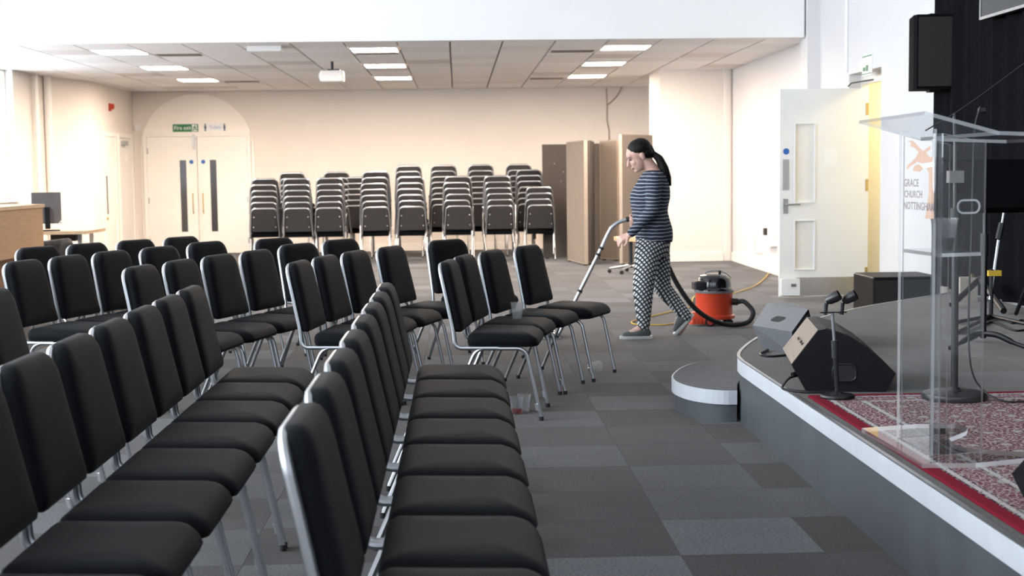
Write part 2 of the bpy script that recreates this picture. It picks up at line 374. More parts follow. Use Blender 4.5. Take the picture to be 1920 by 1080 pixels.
def inst(name, me, parent=None, loc=(0, 0, 0), rz=0.0):
    o = bpy.data.objects.new(name, me); COL.objects.link(o); o.location = loc; o.rotation_euler = (0, 0, rz)
    if parent: o.parent = parent
    return o
def tag(o, label, cat, group=None, kind=None):
    o['label'] = label; o['category'] = cat
    if group: o['group'] = group
    if kind: o['kind'] = kind
    return o
def thing(name, label, cat, loc=(0, 0, 0), rz=0.0, group=None):
    o = bpy.data.objects.new(name, None); COL.objects.link(o); o.location = loc; o.rotation_euler = (0, 0, rz)
    o.empty_display_size = 0.1
    return tag(o, label, cat, group)
def struct(name, mb, mats, smooth=False):
    o = mb.obj(name, mats, None, smooth); o['kind'] = 'structure'; return o
def fillet(pts, r, n=6):
    P = [Vector(p) for p in pts]; out = [P[0]]
    for i in range(1, len(P) - 1):
        a = P[i - 1] - P[i]; b = P[i + 1] - P[i]
        ra = min(r, a.length * 0.49, b.length * 0.49)
        p0 = P[i] + a.normalized() * ra; p1 = P[i] + b.normalized() * ra
        for k in range(n + 1):
            t = k / n
            out.append(p0 * (1 - t) ** 2 + P[i] * 2 * t * (1 - t) + p1 * t * t)
    out.append(P[-1]); return out
def catmull(pts, n=8):
    P = [Vector(p) for p in pts]; P = [P[0] * 2 - P[1]] + P + [P[-1] * 2 - P[-2]]; out = []
    for i in range(1, len(P) - 2):
        for k in range(n):
            t = k / n; a, b, c, d = P[i - 1], P[i], P[i + 1], P[i + 2]
            out.append(0.5 * ((2 * b) + (c - a) * t + (2 * a - 5 * b + 4 * c - d) * t * t + (3 * b - a - 3 * c + d) * t ** 3))
    out.append(P[-2]); return out
def rrect(w, h, r, n=5):
    """r: 4 radii, from the lower left corner counterclockwise"""
    if isinstance(r, (int, float)): r = [r] * 4
    cs = [(-w / 2, -h / 2, 1, 1, PI), (w / 2, -h / 2, -1, 1, 1.5 * PI), (w / 2, h / 2, -1, -1, 0), (-w / 2, h / 2, 1, -1, 0.5 * PI)]
    out = []
    for (x, y, sx, sy, a0), q in zip(cs, r):
        q = max(q, 0.0008)
        for k in range(n + 1):
            a = a0 + k / n * PI / 2
            out.append((x + sx * q + q * math.cos(a), y + sy * q + q * math.sin(a)))
    return out
def text_mesh(txt, size, mat_, name, spacing=1.0, bold=0.0):
    cu = bpy.data.curves.new(name, 'FONT'); cu.body = txt; cu.size = size; cu.align_x = 'LEFT'; cu.align_y = 'BOTTOM_BASELINE'
    cu.extrude = 0.0006; cu.space_character = spacing; cu.resolution_u = 3; cu.offset = bold
    ob = bpy.data.objects.new(name, cu); COL.objects.link(ob)
    dg = bpy.context.evaluated_depsgraph_get()
    me = bpy.data.meshes.new_from_object(ob.evaluated_get(dg)); me.materials.clear(); me.materials.append(mat_)
    bpy.data.objects.remove(ob); bpy.data.curves.remove(cu)
    return me
def ordinal(i):
    return ['first', 'second', 'third', 'fourth', 'fifth', 'sixth', 'seventh', 'eighth', 'ninth', 'tenth', 'eleventh', 'twelfth'][i]
def clip(poly, inside, inter):
    out = []
    for i in range(len(poly)):
        a, b = poly[i - 1], poly[i]
        ia, ib = inside(a), inside(b)
        if ib:
            if not ia: out.append(inter(a, b))
            out.append(b)
        elif ia: out.append(inter(a, b))
    return out
def clip_convex(poly, cvx):
    for i in range(len(cvx)):
        p, q = cvx[i], cvx[(i + 1) % len(cvx)]
        sd = lambda v: (q[0] - p[0]) * (v[1] - p[1]) - (q[1] - p[1]) * (v[0] - p[0])
        def inter(a, b):
            da, db = sd(a), sd(b); t = da / (da - db); return (a[0] + (b[0] - a[0]) * t, a[1] + (b[1] - a[1]) * t)
        poly = clip(poly, lambda v: sd(v) >= 0, inter)
        if len(poly) < 3: return []
    return poly

# ------------------------------------------------------------------ room shell
CZ, BEAM, BACK, LX, RX, HZ, NEAR = 2.77, 15.8, 24.6, -5.9, 4.0, 5.2, -4.0
floor = struct('floor', MB().box(-6.2, 5.8, NEAR - 0.3, BACK + 0.3, -0.12, -0.006), M['screed'])
TILE, TX0, TY0 = 0.5, 0.25, 0.28
def in_frame(x, y, z=0.0, mgn=30):
    rel = Vector((x, y, z - CAM_H)); p = Vector((rel.dot(ax[0]), rel.dot(ax[1]), rel.dot(ax[2])))
    if p.z < 0.3: return False
    u = PPX + FPX * p.x / p.z; v = PPY + FPX * p.y / p.z
    return -mgn < u < 1920 + mgn and -mgn < v < 1080 + mgn
g = 0.0007
tmesh = [MB().box(-TILE / 2 + g, TILE / 2 - g, -TILE / 2 + g, TILE / 2 - g, -0.006, 0).mesh('carpet_tile', mm) for mm in M['carpet']]
cells = []
for i in range(-13, 12):
    for j in range(-9, 50):
        cx, cy = TX0 + TILE * (i + 0.5), TY0 + TILE * (j + 0.5)
        if not (-6.15 < cx - TILE / 2 and cx + TILE / 2 < 5.8 and NEAR - 0.3 < cy and cy < BACK + 0.1): continue
        rr = random.random()
        k = (0 if rr < .5 else 2 if rr < .85 else 1) if (i + j) % 2 else (1 if rr < .52 else 3 if rr < .78 else 0)
        cells.append((cx, cy, k))
vis = [c for c in cells if in_frame(c[0], c[1]) and c[0] < 1.7 + max(0, (c[1] - 7.5)) * 0.8]
vis.sort(key=lambda c: c[1]); vis = vis[:300]; vset = set(vis)
for cx, cy, k in vis: inst('carpet_tile', tmesh[k], floor, (cx, cy, 0))
rest = MB()
for cx, cy, k in cells:
    if (cx, cy, k) not in vset: rest.box(cx - .25 + g, cx + .25 - g, cy - .25 + g, cy + .25 - g, -0.006, 0, k)
o = rest.obj('carpet_tiles', M['carpet'], floor); o['kind'] = 'stuff'

# left wall with tall windows
wl = MB(); T = 0.3
prev = NEAR - 0.3
for (y0, y1, z0, z1) in sorted(WINS):
    wl.box(LX - T, LX, prev, y0, 0, HZ); wl.box(LX - T, LX, y0, y1, 0, z0); wl.box(LX - T, LX, y0, y1, z1, HZ); prev = y1
wl.box(LX - T, LX, prev, 20.4, 0, HZ)
struct('wall_left', wl, M['wall'])
seg = MB().prism([(-5.9, 20.4), (-5.8, 20.9), (-5.5, 21.8), (-5.5, BACK), (-6.2, BACK), (-6.2, 20.4)], 0, 3.0)
struct('wall_left_rear', seg, M['wall'])
bx = MB().box(LX, LX + 0.02, 13.6 + 5.7, 20.4, 0, 0.14)
struct('baseboard_left', bx, M['trim'])
for n, (y0, y1, z0, z1) in enumerate(WINS):
    w = MB(); fx0, fx1 = LX - 0.16, LX - 0.10; fw = 0.03 if n == 0 else 0.06
    w.box(fx0, fx1, y0, y1, z0, z0 + fw); w.box(fx0, fx1, y0, y1, z1 - fw, z1)
    w.box(fx0, fx1, y0, y0 + fw, z0 + fw, z1 - fw); w.box(fx0, fx1, y1 - fw, y1, z0 + fw, z1 - fw)
    nb = 2
    for q in range(1, nb):
        yy = y0 + (y1 - y0) * q / nb; w.box(fx0, fx1, yy - 0.03, yy + 0.03, z0 + fw, z1 - fw)
    wo = struct('window_%d' % (n + 1), w, M['white'])
    for q in range(nb):
        a = y0 + (y1 - y0) * q / nb + 0.03; b = y0 + (y1 - y0) * (q + 1) / nb - 0.03
        MB().box(fx0 + 0.025, fx0 + 0.031, a + 0.01, b - 0.01, z0 + fw, z1 - fw).obj('pane', M['glass'], wo)
    MB().box(LX - 0.10, LX + 0.05, y0 - 0.03, y1 + 0.03, z0 - 0.035, z0).obj('window_sill', M['trim'], wo)

# back wall and arch
struct('wall_back', MB().box(-6.2, 4.6, BACK, BACK + 0.3, 0, 3.2), M['wall'])
acx, ar = -4.42, 0.965
arch = [(acx - ar, 0), (acx + ar, 0), (acx + ar, 1.76)]
arch += [(acx + ar * math.cos(a * PI / 28), 1.76 + ar * math.sin(a * PI / 28)) for a in range(1, 28)] + [(acx - ar, 1.76)]
ab = MB().prism(arch, 0, 0.03); ab.xf(lambda p: Vector((p.x, BACK - p.z, p.y)))
struct('trim_1', ab, M['arch'])

# right side: far wall, pier, opening with lobby, near wall
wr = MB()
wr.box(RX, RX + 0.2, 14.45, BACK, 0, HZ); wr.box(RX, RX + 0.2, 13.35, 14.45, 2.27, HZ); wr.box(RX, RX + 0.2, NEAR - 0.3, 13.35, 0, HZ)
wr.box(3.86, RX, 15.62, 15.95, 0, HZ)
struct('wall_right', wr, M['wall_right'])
struct('wall_right_pier', MB().box(2.94, 3.86, 20.6, 21.7, 0, CZ + 0.05), M['wall'])
cp = MB().prism([(x + 3.925, y + 20.66) for x, y in rrect(0.15, 0.15, 0.05)], 0, CZ + 0.02)
struct('trim_2', cp, M['wall'], True)
sb = MB().box(2.92, 3.86, 20.578, 20.60, 0, 0.13).box(2.92, 2.94, 20.6, 21.7, 0, 0.13).box(3.978, RX, 15.95, 20.58, 0, 0.13)
struct('baseboard_right', sb, M['trim'])
struct('baseboard_back', MB().box(-3.4, 2.94, BACK - 0.02, BACK, 0, 0.13), M['trim'])
lob = MB().box(4.2, 5.6, 14.55, 14.7, 0, 2.6).box(5.5, 5.7, 12.9, 14.55, 0, 2.6).box(4.2, 5.6, 12.8, 12.95, 0, 2.6).box(4.2, 5.6, 12.9, 14.6, 2.5, 2.65)
struct('wall_lobby', lob, M['lobby'])
area('lobby_lamp', (4.9, 13.9, 2.46), (0, 0, 0), 0.5, 0.5, 18, (1.0, 0.83, 0.50))
struct('wall_bulkhead', MB().box(-6.2, 3.84, BEAM - 0.12, BEAM + 0.05, CZ - 0.005, HZ), M['wall_white'])
rx0, rx1, rz0, rz1 = ADDED_WIN
struct('wall_near', MB().box(-6.2, rx0, NEAR - .3, NEAR, 0, HZ).box(rx1, 4.2, NEAR - .3, NEAR, 0, HZ).box(rx0, rx1, NEAR - .3, NEAR, 0, rz0).box(rx0, rx1, NEAR - .3, NEAR, rz1, HZ), M['grey_wall'])
w5 = MB().box(rx0, rx1, NEAR - .18, NEAR - .12, rz0, rz0 + .05).box(rx0, rx1, NEAR - .18, NEAR - .12, rz1 - .05, rz1)
for q in range(6): xx = rx0 + .025 + (rx1 - rx0 - .05) * q / 5; w5.box(xx - .025, xx + .025, NEAR - .18, NEAR - .12, rz0 + .05, rz1 - .05)
w5 = struct('window_5', w5, M['white'])  # added window, unseen, frames the extra light behind the camera
for q in range(5):
    xa_, xb_ = rx0 + .05 + (rx1 - rx0 - .05) * q / 5, rx0 + (rx1 - rx0 - .05) * (q + 1) / 5
    MB().box(xa_ + .002, xb_ - .002, NEAR - .155, NEAR - .149, rz0 + .05, rz1 - .05).obj('pane', M['glass'], w5)
struct('ceiling_hall', MB().box(-6.2, 4.3, NEAR - 0.3, BEAM + 0.1, HZ, HZ + 0.2), M['wall_white'])
# tiled low ceiling over the rear bay
ceil = struct('ceiling', MB().box(-6.2, 4.2, BEAM + 0.05, BACK + 0.2, CZ + 0.024, CZ + 0.15), M['grid'])
PX, PY, GX0, GY0 = 0.588, 0.62, -0.058, 15.9
LIGHTS = [(lx, ly) for lx in (-3.89, -0.94, 1.97) for ly in (16.83, 19.35, 21.8)]
VENTS = [(-3.28, 17.45), (-3.28, 22.45), (1.38, 17.45), (1.38, 22.45), (-0.94, 17.45)]
def cell(x, y): return (math.floor((x - GX0) / PX), math.floor((y - GY0) / PY))
lcells = {cell(*p) for p in LIGHTS}; vcells = {cell(*p) for p in VENTS}
cmesh = [MB().box(-PX / 2 + .011, PX / 2 - .011, -PY / 2 + .005, PY / 2 - .005, 0, 0.024).mesh('ceiling_tile', mm) for mm in M['ceil']]
emesh = {}
for i in range(-11, 8):
    for j in range(0, 14):
        if (i, j) in lcells or (i, j) in vcells: continue
        cx, cy = GX0 + PX * (i + .5), GY0 + PY * (j + .5)
        if cx < -6.1 or cx > 4.15: continue
        r = random.random(); k = 0 if r < .5 else 1 if r < .68 else 2 if r < .92 else 3
        if cx + PX / 2 > RX or cx - PX / 2 < LX:
            x0, x1 = max(cx - PX / 2, LX) + .008, min(cx + PX / 2, RX) - .008
            if x1 - x0 < .05: continue
            MB().box(x0, x1, cy - PY / 2 + .005, cy + PY / 2 - .005, CZ, CZ + .024).obj('ceiling_tile', M['ceil'][k], ceil); continue
        inst('ceiling_tile', cmesh[k], ceil, (cx, cy, CZ))
LN = ['nearest', 'middle', 'farthest']; CN = ['left', 'central', 'right']
for n, (lx, ly) in enumerate(LIGHTS):
    i, j = cell(lx, ly); cx, cy = GX0 + PX * (i + .5), GY0 + PY * (j + .5)
    t = thing('ceiling_light', 'lit square ceiling panel light, %s of the three in the %s line' % (LN[n % 3], CN[n // 3]), 'ceiling light', (cx, cy, CZ), 0, 'square lights set in the tiled ceiling')
    a, b = PX / 2 - .01, PY / 2 - .01; f = MB()
    f.box(-a, a, -b, -b + .02, -.006, .02).box(-a, a, b - .02, b, -.006, .02).box(-a, -a + .02, -b + .02, b - .02, -.006, .02).box(a - .02, a, -b + .02, b - .02, -.006, .02)
    f.obj('frame', M['white'], t)
    MB().box(-a + .02, a - .02, -b + .02, b - .02, -.002, .012).obj('diffuser', M['ceil_light'], t)
VL = ['beside the nearest left light', 'beside the farthest left light', 'beside the nearest right light', 'beside the farthest right light', 'behind the nearest central light']
for n, (vx, vy) in enumerate(VENTS):
    i, j = cell(vx, vy); cx, cy = GX0 + PX * (i + .5), GY0 + PY * (j + .5)
    t = thing('ceiling_vent', 'brown slatted air vent in the ceiling, ' + VL[n], 'vent', (cx, cy, CZ), 0, 'air vents in the ceiling')
    MB().box(-PX / 2 + .01, PX / 2 - .01, -.2, PY / 2 - .01, .004, .022).obj('backing', M['ceil'][0], t)
    for q in range(6):
        yy = -.28 + q * .045
        MB().box(-PX / 2 + .04, PX / 2 - .04, yy, yy + .02, -.006, .012).obj('slat', M['vent'], t)
    MB().box(-PX / 2 + .01, PX / 2 - .01, -PY / 2 + .01, -.2, .013, .022).obj('duct_plate', M['vent'], t)

# ------------------------------------------------------------------ doors
def dbl_door():
    y = BACK - 0.03
    d = MB()
    x0, x1, zt = -5.27, -3.57, 2.0; fw = 0.06
    d.box(x0 - fw, x0, y - 0.05, y, 0, zt + fw).box(x1, x1 + fw, y - 0.05, y, 0, zt + fw).box(x0, x1, y - 0.05, y, zt, zt + fw)
    fr = struct('door_1', d, M['trim'])
    mid = (x0 + x1) / 2
    for s, (a, b) in ((-1, (x0, mid - 0.004)), (1, (mid + 0.004, x1))):
        lf = MB()
        vx0, vx1 = (mid - 0.30, mid - 0.19) if s < 0 else (mid + 0.21, mid + 0.32)
        vz0, vz1 = 0.38, 1.60; yy0, yy1 = y - 0.045, y - 0.005
        lf.box(a + .003, vx0, yy0, yy1, .01, zt - .004).box(vx1, b - .003, yy0, yy1, .01, zt - .004)
        lf.box(vx0, vx1, yy0, yy1, .01, vz0).box(vx0, vx1, yy0, yy1, vz1, zt - .004)
        leaf = lf.obj('door_leaf', M['door_white'], fr)
        MB().box(vx0, vx1, y - .03, y - .02, vz0, vz1).obj('vision_panel', M['dark_glass'], leaf)
        hx = mid + s * 0.085
        hp = fillet([(hx, yy0, 0.70), (hx, yy0 - .05, 0.70), (hx, yy0 - .05, 1.03), (hx, yy0, 1.03)], .02)
        MB().tube(hp, .010, 8).obj('pull_handle', M['brass'], leaf, True)
        st = MB().lathe([(.036, 0), (.036, .003)], n=20); st.xf(lambda p: Vector((p.x + mid + s * .10, yy0 - p.z, p.y + 1.57))); st.obj('fire_door_sticker', M['blue'], leaf)
        hg = x0 + .012 if s < 0 else x1 - .012
        for hz in (.22, .92, 1.76): MB().box(hg - .012, hg + .012, yy0 - .006, yy0 + .002, hz - .05, hz + .05).obj('hinge', M['steel_dull'], leaf)
    MB().box(mid - .07, mid - .03, y - .075, y - .048, 1.78, 2.03).obj('door_selector', M['steel_dull'], fr)
dbl_door()
# doors in the left return wall
def side_door(n, ya, yb):
    X = -5.5; f = MB()
    f.box(X, X + .03, ya, ya + .07, 0, 2.04).box(X, X + .03, yb - .07, yb, 0, 2.04).box(X, X + .03, ya + .07, yb - .07, 1.97, 2.04)
    fr = struct('door_%d' % n, f, M['trim'])
    lf = MB().box(X, X + .012, ya + .075, yb - .075, .01, 1.965).obj('door_leaf', M['door_white'], fr)
    return fr, lf, X
fr, lf, X = side_door(2, 22.35, 23.25)
MB().box(X + .013, X + .018, 22.55, 22.62, .75, 1.35).obj('vision_panel', M['dark_glass'], lf)
MB().box(X + .013, X + .04, 22.5, 22.53, .66, .70).obj('door_handle', M['brass'], lf)
fr, lf, X = side_door(3, 23.42, 24.45)
MB().box(X + .013, X + .08, 23.6, 23.85, 1.84, 1.92).obj('door_closer', M['steel_dull'], lf)
MB().box(X + .013, X + .03, 23.95, 23.99, 1.60, 1.72).obj('door_plate', M['trim'], lf)
# open white door by the stage
def open_door():
    y0, y1, xa, xb, zt = 14.40, 14.44, 3.28, 4.19, 2.13
    f = MB().box(RX + .12, RX + .2, 14.44, 14.45, 0, 2.27).box(RX + .14, RX + .2, 13.36, 14.44, 2.17, 2.27)
    fr = struct('door_4', f, M['trim'])
    l = MB(); wx0, wx1 = 3.44, 3.635
    zs = [.12, .33, .80, 1.0, 1.77, zt]
    l.box(xa, wx0, y0, y1, .02, zt).box(wx1, xb, y0, y1, .02, zt)
    l.box(wx0, wx1, y0, y1, .02, .30).box(wx0, wx1, y0, y1, .79, .985).box(wx0, wx1, y0, y1, 1.775, zt)
    leaf = l.obj('door_leaf', M['door_grey'], fr)
    for a, b in ((.30, .79), (.985, 1.775)):
        MB().box(wx0, wx1, y0 + .015, y0 + .025, a, b).obj('glazing_panel', M['paper'], leaf)
        w = .012
        MB().box(wx0 - w, wx0, y0 - .008, y0, a - w, b + w).box(wx1, wx1 + w, y0 - .008, y0, a - w, b + w).box(wx0, wx1, y0 - .008, y0, a - w, a).box(wx0, wx1, y0 - .008, y0, b, b + w).obj('glazing_bead', M['door_grey'], leaf)
    MB().box(xa + .17, xb - .05, y0 - .004, y0, .03, .215).obj('kick_plate', M['alu'], leaf)
    MB().box(xa + .035, xa + .085, y0 - .006, y0, .87, 1.02).obj('handle_plate', M['steel'], leaf)
    hp = fillet([(xa + .06, y0, .96), (xa + .06, y0 - .05, .96), (xa + .20, y0 - .05, .965)], .02)
    MB().tube(hp, .009, 8).obj('lever_handle', M['steel'], leaf, True)
    MB().box(xa + .03, xa + .095, y0 - .004, y0, 1.11, 1.42).obj('push_plate', M['alu'], leaf)
    s = MB().lathe([(.032, 0), (.032, .003)], n=20); s.xf(lambda p: Vector((p.x + xa + .065, y0 - p.z, p.y + 1.50))); s.obj('fire_door_sticker', M['blue'], leaf)
    MB().box(xa + .45, xa + .59, y0 - .002, y0, 1.34, 1.53).obj('paper_notice', M['signwhite'], leaf)
    for hz in (.25, 1.15, 1.92): MB().box(xb - .03, xb - .002, y0 - .006, y0, hz - .06, hz + .06).obj('hinge', M['brass'], leaf)
    a = MB().tube([(3.98, 14.41, 2.15), (4.0, 14.36, 2.18), (4.18, 14.0, 2.2)], .008, 6); a.obj('door_closer_arm', M['black'], fr)
open_door()
b = thing('door_hold_box', 'small white box with grey button at the foot of the open door', 'door holder', (3.38, 14.36, 0.02))
MB().cbox(0, 0, .10, .19, .05, .17).obj('body', M['white'], b); MB().cbox(.03, -.028, .12, .05, .008, .03).obj('button', M['grey_plastic'], b)
tag(MB().tube([(RX - .012, 14.5, 2.3), (RX - .012, 14.5, HZ)], .018, 8).obj('conduit_pipe', M['wall_white'], None, True), 'thin vertical conduit on the wall above the open door', 'pipe')

# ------------------------------------------------------------------ signs and wall fittings
def rect_y(mb, x0, x1, z0, z1, y, t=.006): return mb.box(x0, x1, y - t, y, z0, z1)
def man(mb, cx, z, h, y):
    mb.box(cx - .1 * h, cx + .12 * h, y - .002, y, z + .35 * h, z + .75 * h)
    mb.box(cx - .28 * h, cx - .1 * h, y - .002, y, z + .05 * h, z + .38 * h); mb.box(cx + .05 * h, cx + .3 * h, y - .002, y, z + .15 * h, z + .38 * h)
    mb.box(cx - .3 * h, cx + .35 * h, y - .002, y, z + .55 * h, z + .66 * h); mb.box(cx + .02 * h, cx + .2 * h, y - .002, y, z + .8 * h, z + .98 * h); return mb
ys = BACK - .031
s1 = thing('fire_exit_sign', 'green fire exit sign above the left leaf of the double doors', 'sign', (0, ys, 0))
p0, p1 = ony(324, 233, ys), ony(372, 247, ys)
rect_y(MB(), p0.x, p1.x, p1.z, p0.z, 0).obj('panel', M['green'], s1)
h = p0.z - p1.z
tm = text_mesh('Fire exit', h * .72, M['signwhite'], 'lettering'); o = inst('lettering', tm, s1, (p0.x + .02, -.007, p1.z + h * .28)); o.rotation_euler = (PI / 2, 0, 0)
wd = max(v.co.x for v in tm.vertices); sc = (p1.x - p0.x) * .68 / wd; o.scale = (sc, 1, 1)
rect_y(MB(), p1.x - .105, p1.x - .02, p1.z + .008, p0.z - .008, -.006, .002).obj('pictogram_panel', M['signwhite'], s1)
man(MB(), p1.x - .062, p1.z + .012, h * .85, -.008).obj('running_figure', M['green'], s1)
s2 = thing('toilets_sign', 'white toilets sign above the right leaf of the double doors', 'sign', (0, ys, 0))
p0, p1 = ony(381, 231.5, ys), ony(425, 246, ys); h = p0.z - p1.z
rect_y(MB(), p0.x, p1.x, p1.z, p0.z, 0).obj('panel', M['signwhite'], s2)
tm = text_mesh('Toilets', h * .62, M['signgrey'], 'lettering'); o = inst('lettering', tm, s2, (p0.x + .10, -.007, p1.z + h * .32)); o.rotation_euler = (PI / 2, 0, 0)
wd = max(v.co.x for v in tm.vertices); o.scale = ((p1.x - p0.x - .19) / wd, 1, 1)
for cx in (p0.x + .035, p1.x - .035):
    f = MB(); f.box(cx - .018, cx + .018, -.008, -.006, p1.z + h * .38, p1.z + h * .72).box(cx - .012, cx + .012, -.008, -.006, p1.z + h * .05, p1.z + h * .38)
    f.lathe([(.013, 0), (.013, .002)], n=12) if False else f.box(cx - .011, cx + .011, -.008, -.006, p1.z + h * .76, p1.z + h * .95)
    f.obj('figure', M['signdark'], s2)
s3 = thing('exit_sign', 'small green and white exit sign on the wall above the open door', 'sign', (RX, 0, 0))
q0, q1 = onx(1618, 104, RX), onx(1636, 141, RX)
ya, yb = q1.y, q0.y; zt, zb = 2.62, 2.40
zt, zb = onx(1627, 103, RX).z, onx(1627, 141, RX).z
MB().box(-.008, 0, ya, yb, zb, zt).obj('panel', M['signwhite'], s3)
hh = zt - zb; ww = yb - ya
MB().box(-.010, -.008, ya + .01, yb - .01, zb + .01, zb + hh * .10).box(-.010, -.008, ya + ww * .35, ya + ww * .6, zb + hh * .2, zb + hh * .5).box(-.010, -.008, ya + ww * .66, ya + ww * .9, zb + hh * .22, zb + hh * .42).box(-.010, -.008, ya + .01, yb - .01, zt - hh * .09, zt - hh * .03).obj('figure', M['green'], s3)
al = thing('fire_alarm', 'small red fire alarm high on the left wall', 'alarm', (-5.5, 0, 0))
q = onx(205, 200, -5.5)
MB().box(0, .03, q.y - .05, q.y + .05, q.z - .07, q.z + .05).obj('base', M['red'], al)
lm = MB().lathe([(.04, 0), (.045, .04), (.02, .05)], n=14); lm.xf(lambda p: Vector((p.z + .03, p.x + q.y, p.y + q.z))); lm.obj('sounder', M['red'], al, True)
q = ony(257, 240, BACK)
tag(MB().box(q.x - .03, q.x + .03, BACK - .05, BACK, q.z - .05, q.z + .05).box(q.x - .015, q.x + .015, BACK - .06, BACK - .05, q.z - .03, q.z).obj('wall_sensor', M['white']), 'tiny white sensor box in the corner beside the arch', 'sensor')
pts = [ony(x, y, BACK - .012) for x, y in ((1137, 165), (1138, 195), (1138, 225), (1142, 250), (1140, 300))]
t = thing('wall_cable', 'thin beige cables hanging down the back wall above the partition boards', 'cable', (0, 0, 0))
MB().tube(catmull(pts, 6), .012, 6).obj('main_cable', M['board_trim'], t, True)
pts = [ony(x, y, BACK - .02) for x, y in ((1166, 163), (1158, 178), (1147, 190), (1138, 197))]
MB().tube(catmull(pts, 6), .010, 6).obj('branch_cable', M['board_trim'], t, True)
pp = thing('wall_pipe', 'pair of cream heating pipes running up the left wall corner', 'pipe', (0, 0, 0))
MB().tube([(-5.83, 20.15, 0), (-5.83, 20.15, CZ)], .035, 10).obj('pipe', M['trim'], pp, True)
MB().tube([(-5.80, 20.62, 0), (-5.80, 20.62, CZ)], .055, 12).obj('pipe', M['trim'], pp, True)
MB().lathe([(.045, 0), (.045, .06)], (-5.83, 20.15, .92), 12).obj('pipe_collar', M['trim'], pp, True)
ph = thing('wall_socket_box', 'grey wall box with black plug on the right wall behind the open door', 'socket', (RX, 0, 0))
q = onx(1446, 432, RX)
MB().box(-.05, 0, q.y - .35, q.y + .12, q.z - .14, q.z + .14).obj('box', M['paper'], ph)
MB().box(-.08, 0, q.y - .35, q.y + .10, q.z - .19, q.z - .14).obj('ledge', M['trim'], ph)
MB().box(-.09, -.05, q.y + .0, q.y + .08, q.z - .06, q.z + .03).obj('plug', M['black'], ph)
q2 = onx(1417, 452, RX)
MB().tube(fillet([(-.02, q2.y, q2.z + .05), (-.02, q2.y, q2.z - .13), (-.02, q2.y - .55, q2.z - .13)], .03), .012, 6).obj('conduit', M['trim'], ph, True)

# projector and ceiling box
pj = thing('projector', 'white projector hanging from the tiled ceiling', 'projector', (-1.58, 18.5, CZ))
MB().tube([(0, 0, -.002), (0, 0, -.10)], .02, 10).obj('ceiling_mount', M['black'], pj, True)
MB().box(-.06, .10, -.06, .06, -.12, -.10).obj('bracket', M['black'], pj)
bd = MB().loops([[(x, y, z) for x, y in rrect(.30 - i, .24 - i, .03)] for i, z in ((.02, -.26), (0, -.25), (0, -.135), (.02, -.12))]); bd.obj('body', M['white'], pj, True)
ln = MB().lathe([(.045, 0), (.045, .02), (.03, .021)], n=16); ln.xf(lambda p: Vector((-.15 - p.z, p.x - .02, p.y - .19))); ln.obj('lens', M['white'], pj, True)
cb = thing('ceiling_unit', 'slim white box fitted to the ceiling left of the projector', 'ceiling unit', (-2.14, 16.33, CZ))
MB().box(-.19, .19, -.14, .14, -.055, 0).obj('body', M['white'], cb); MB().box(-.17, .17, -.12, .12, -.06, -.055).obj('cover', M['paper'], cb)

# ------------------------------------------------------------------ chairs
# local frame: x forward, y to the side, z up; the top of the back stands at x = -0.30
HW = 0.218                       # half width at the legs
LEAN = 0.085 / 0.39
def back_x(z): return -0.30 + (0.835 - z) * LEAN
def half_w(z): return HW - 0.030 * max(0, min(1, (z - 0.40) / 0.44))
def seat_mesh():
    mb = MB(); rings = []
    for ins, z in ((.03, .392), (.006, .398), (0, .415), (0, .440), (.007, .456), (.022, .467), (.05, .474), (.11, .478), (.17, .479)):
        ring = []
        for x, y in rrect(.385 - 2 * ins, .452 - 2 * ins, [max(.02, .035 - ins), max(.02, .06 - ins), max(.02, .06 - ins), max(.02, .035 - ins)], 6):
            px = x + .0425
            f = max(0, (px - .10) / .135)
            dz = -.030 * f * f if z > .43 else 0
            dz -= .006 * math.exp(-(px / .10) ** 2) * (1 - (abs(y) / .21) ** 2) if z > .46 else 0
            ring.append((px, y, z + dz))
        rings.append(ring)
    return mb.loops(rings).mesh('seat', M['fabric'], True)
def pad_mesh():
    mb = MB(); rings = []; zc, h = .659, .374
    for ins, d in ((.004, .004), (0, .012), (0, .034), (.006, .046), (.02, .054), (.05, .059), (.10, .061)):
        ring = []
        for y, z in rrect(.422 - 2 * ins, h - 2 * ins, [max(.012, .022 - ins)] * 2 + [max(.02, .075 - ins)] * 2, 6):
            zz = z + zc; yy = y * (half_w(zz) / half_w(.47))
            ring.append((back_x(zz) + d, yy, zz))
        rings.append(ring)
    return mb.loops(rings).mesh('backrest', M['fabric'], True)
def hoop_mesh():
    half = [(.02, .388), (-.215, .388), (back_x(.47), .47), (back_x(.830), .830)]
    L = [Vector((x, HW if z < .46 else half_w(z), z)) for x, z in half]
    R = [Vector((p.x, -p.y, p.z)) for p in reversed(L)]
    lower = fillet([L[0], L[1], L[2], L[3] - (L[3] - L[2]) * .02], .085, 7)[:-1]
    pts = L[:1] + lower[1:]
    top = fillet([L[2] * .5 + L[3] * .5, L[3], R[0], R[1] * .5 + R[0] * .5], .075, 7)
    rlow = [Vector((p.x, -p.y, p.z)) for p in reversed(lower)]
    return MB().tube(pts + top + rlow, .0115, 8).mesh('back_frame', M['steel'], True)
def panel_mesh():
    mb = MB(); rings = []
    for d, ins in ((-.006, .004), (.002, 0)):
        ring = []
        for y, z in rrect(.39 - 2 * ins, .352 - 2 * ins, [.015] * 2 + [.065] * 2, 5):
            zz = z + .655; ring.append((back_x(zz) + d, y * half_w(zz) / half_w(.47), zz))
        rings.append(ring)
    return mb.loops(rings).mesh('back_panel', M['backboard'], True)
def leg_mesh(front, s):
    y = s * HW
    if front: p = [(.045, y, .386), (.165, y, .386), (.245, y, .012)]
    else: p = [(.045, y, .386), (-.10, y, .386), (-.265, y, .012)]
    return MB().tube(fillet(p, .05, 5), .0105, 8).mesh('leg', M['steel'], True)
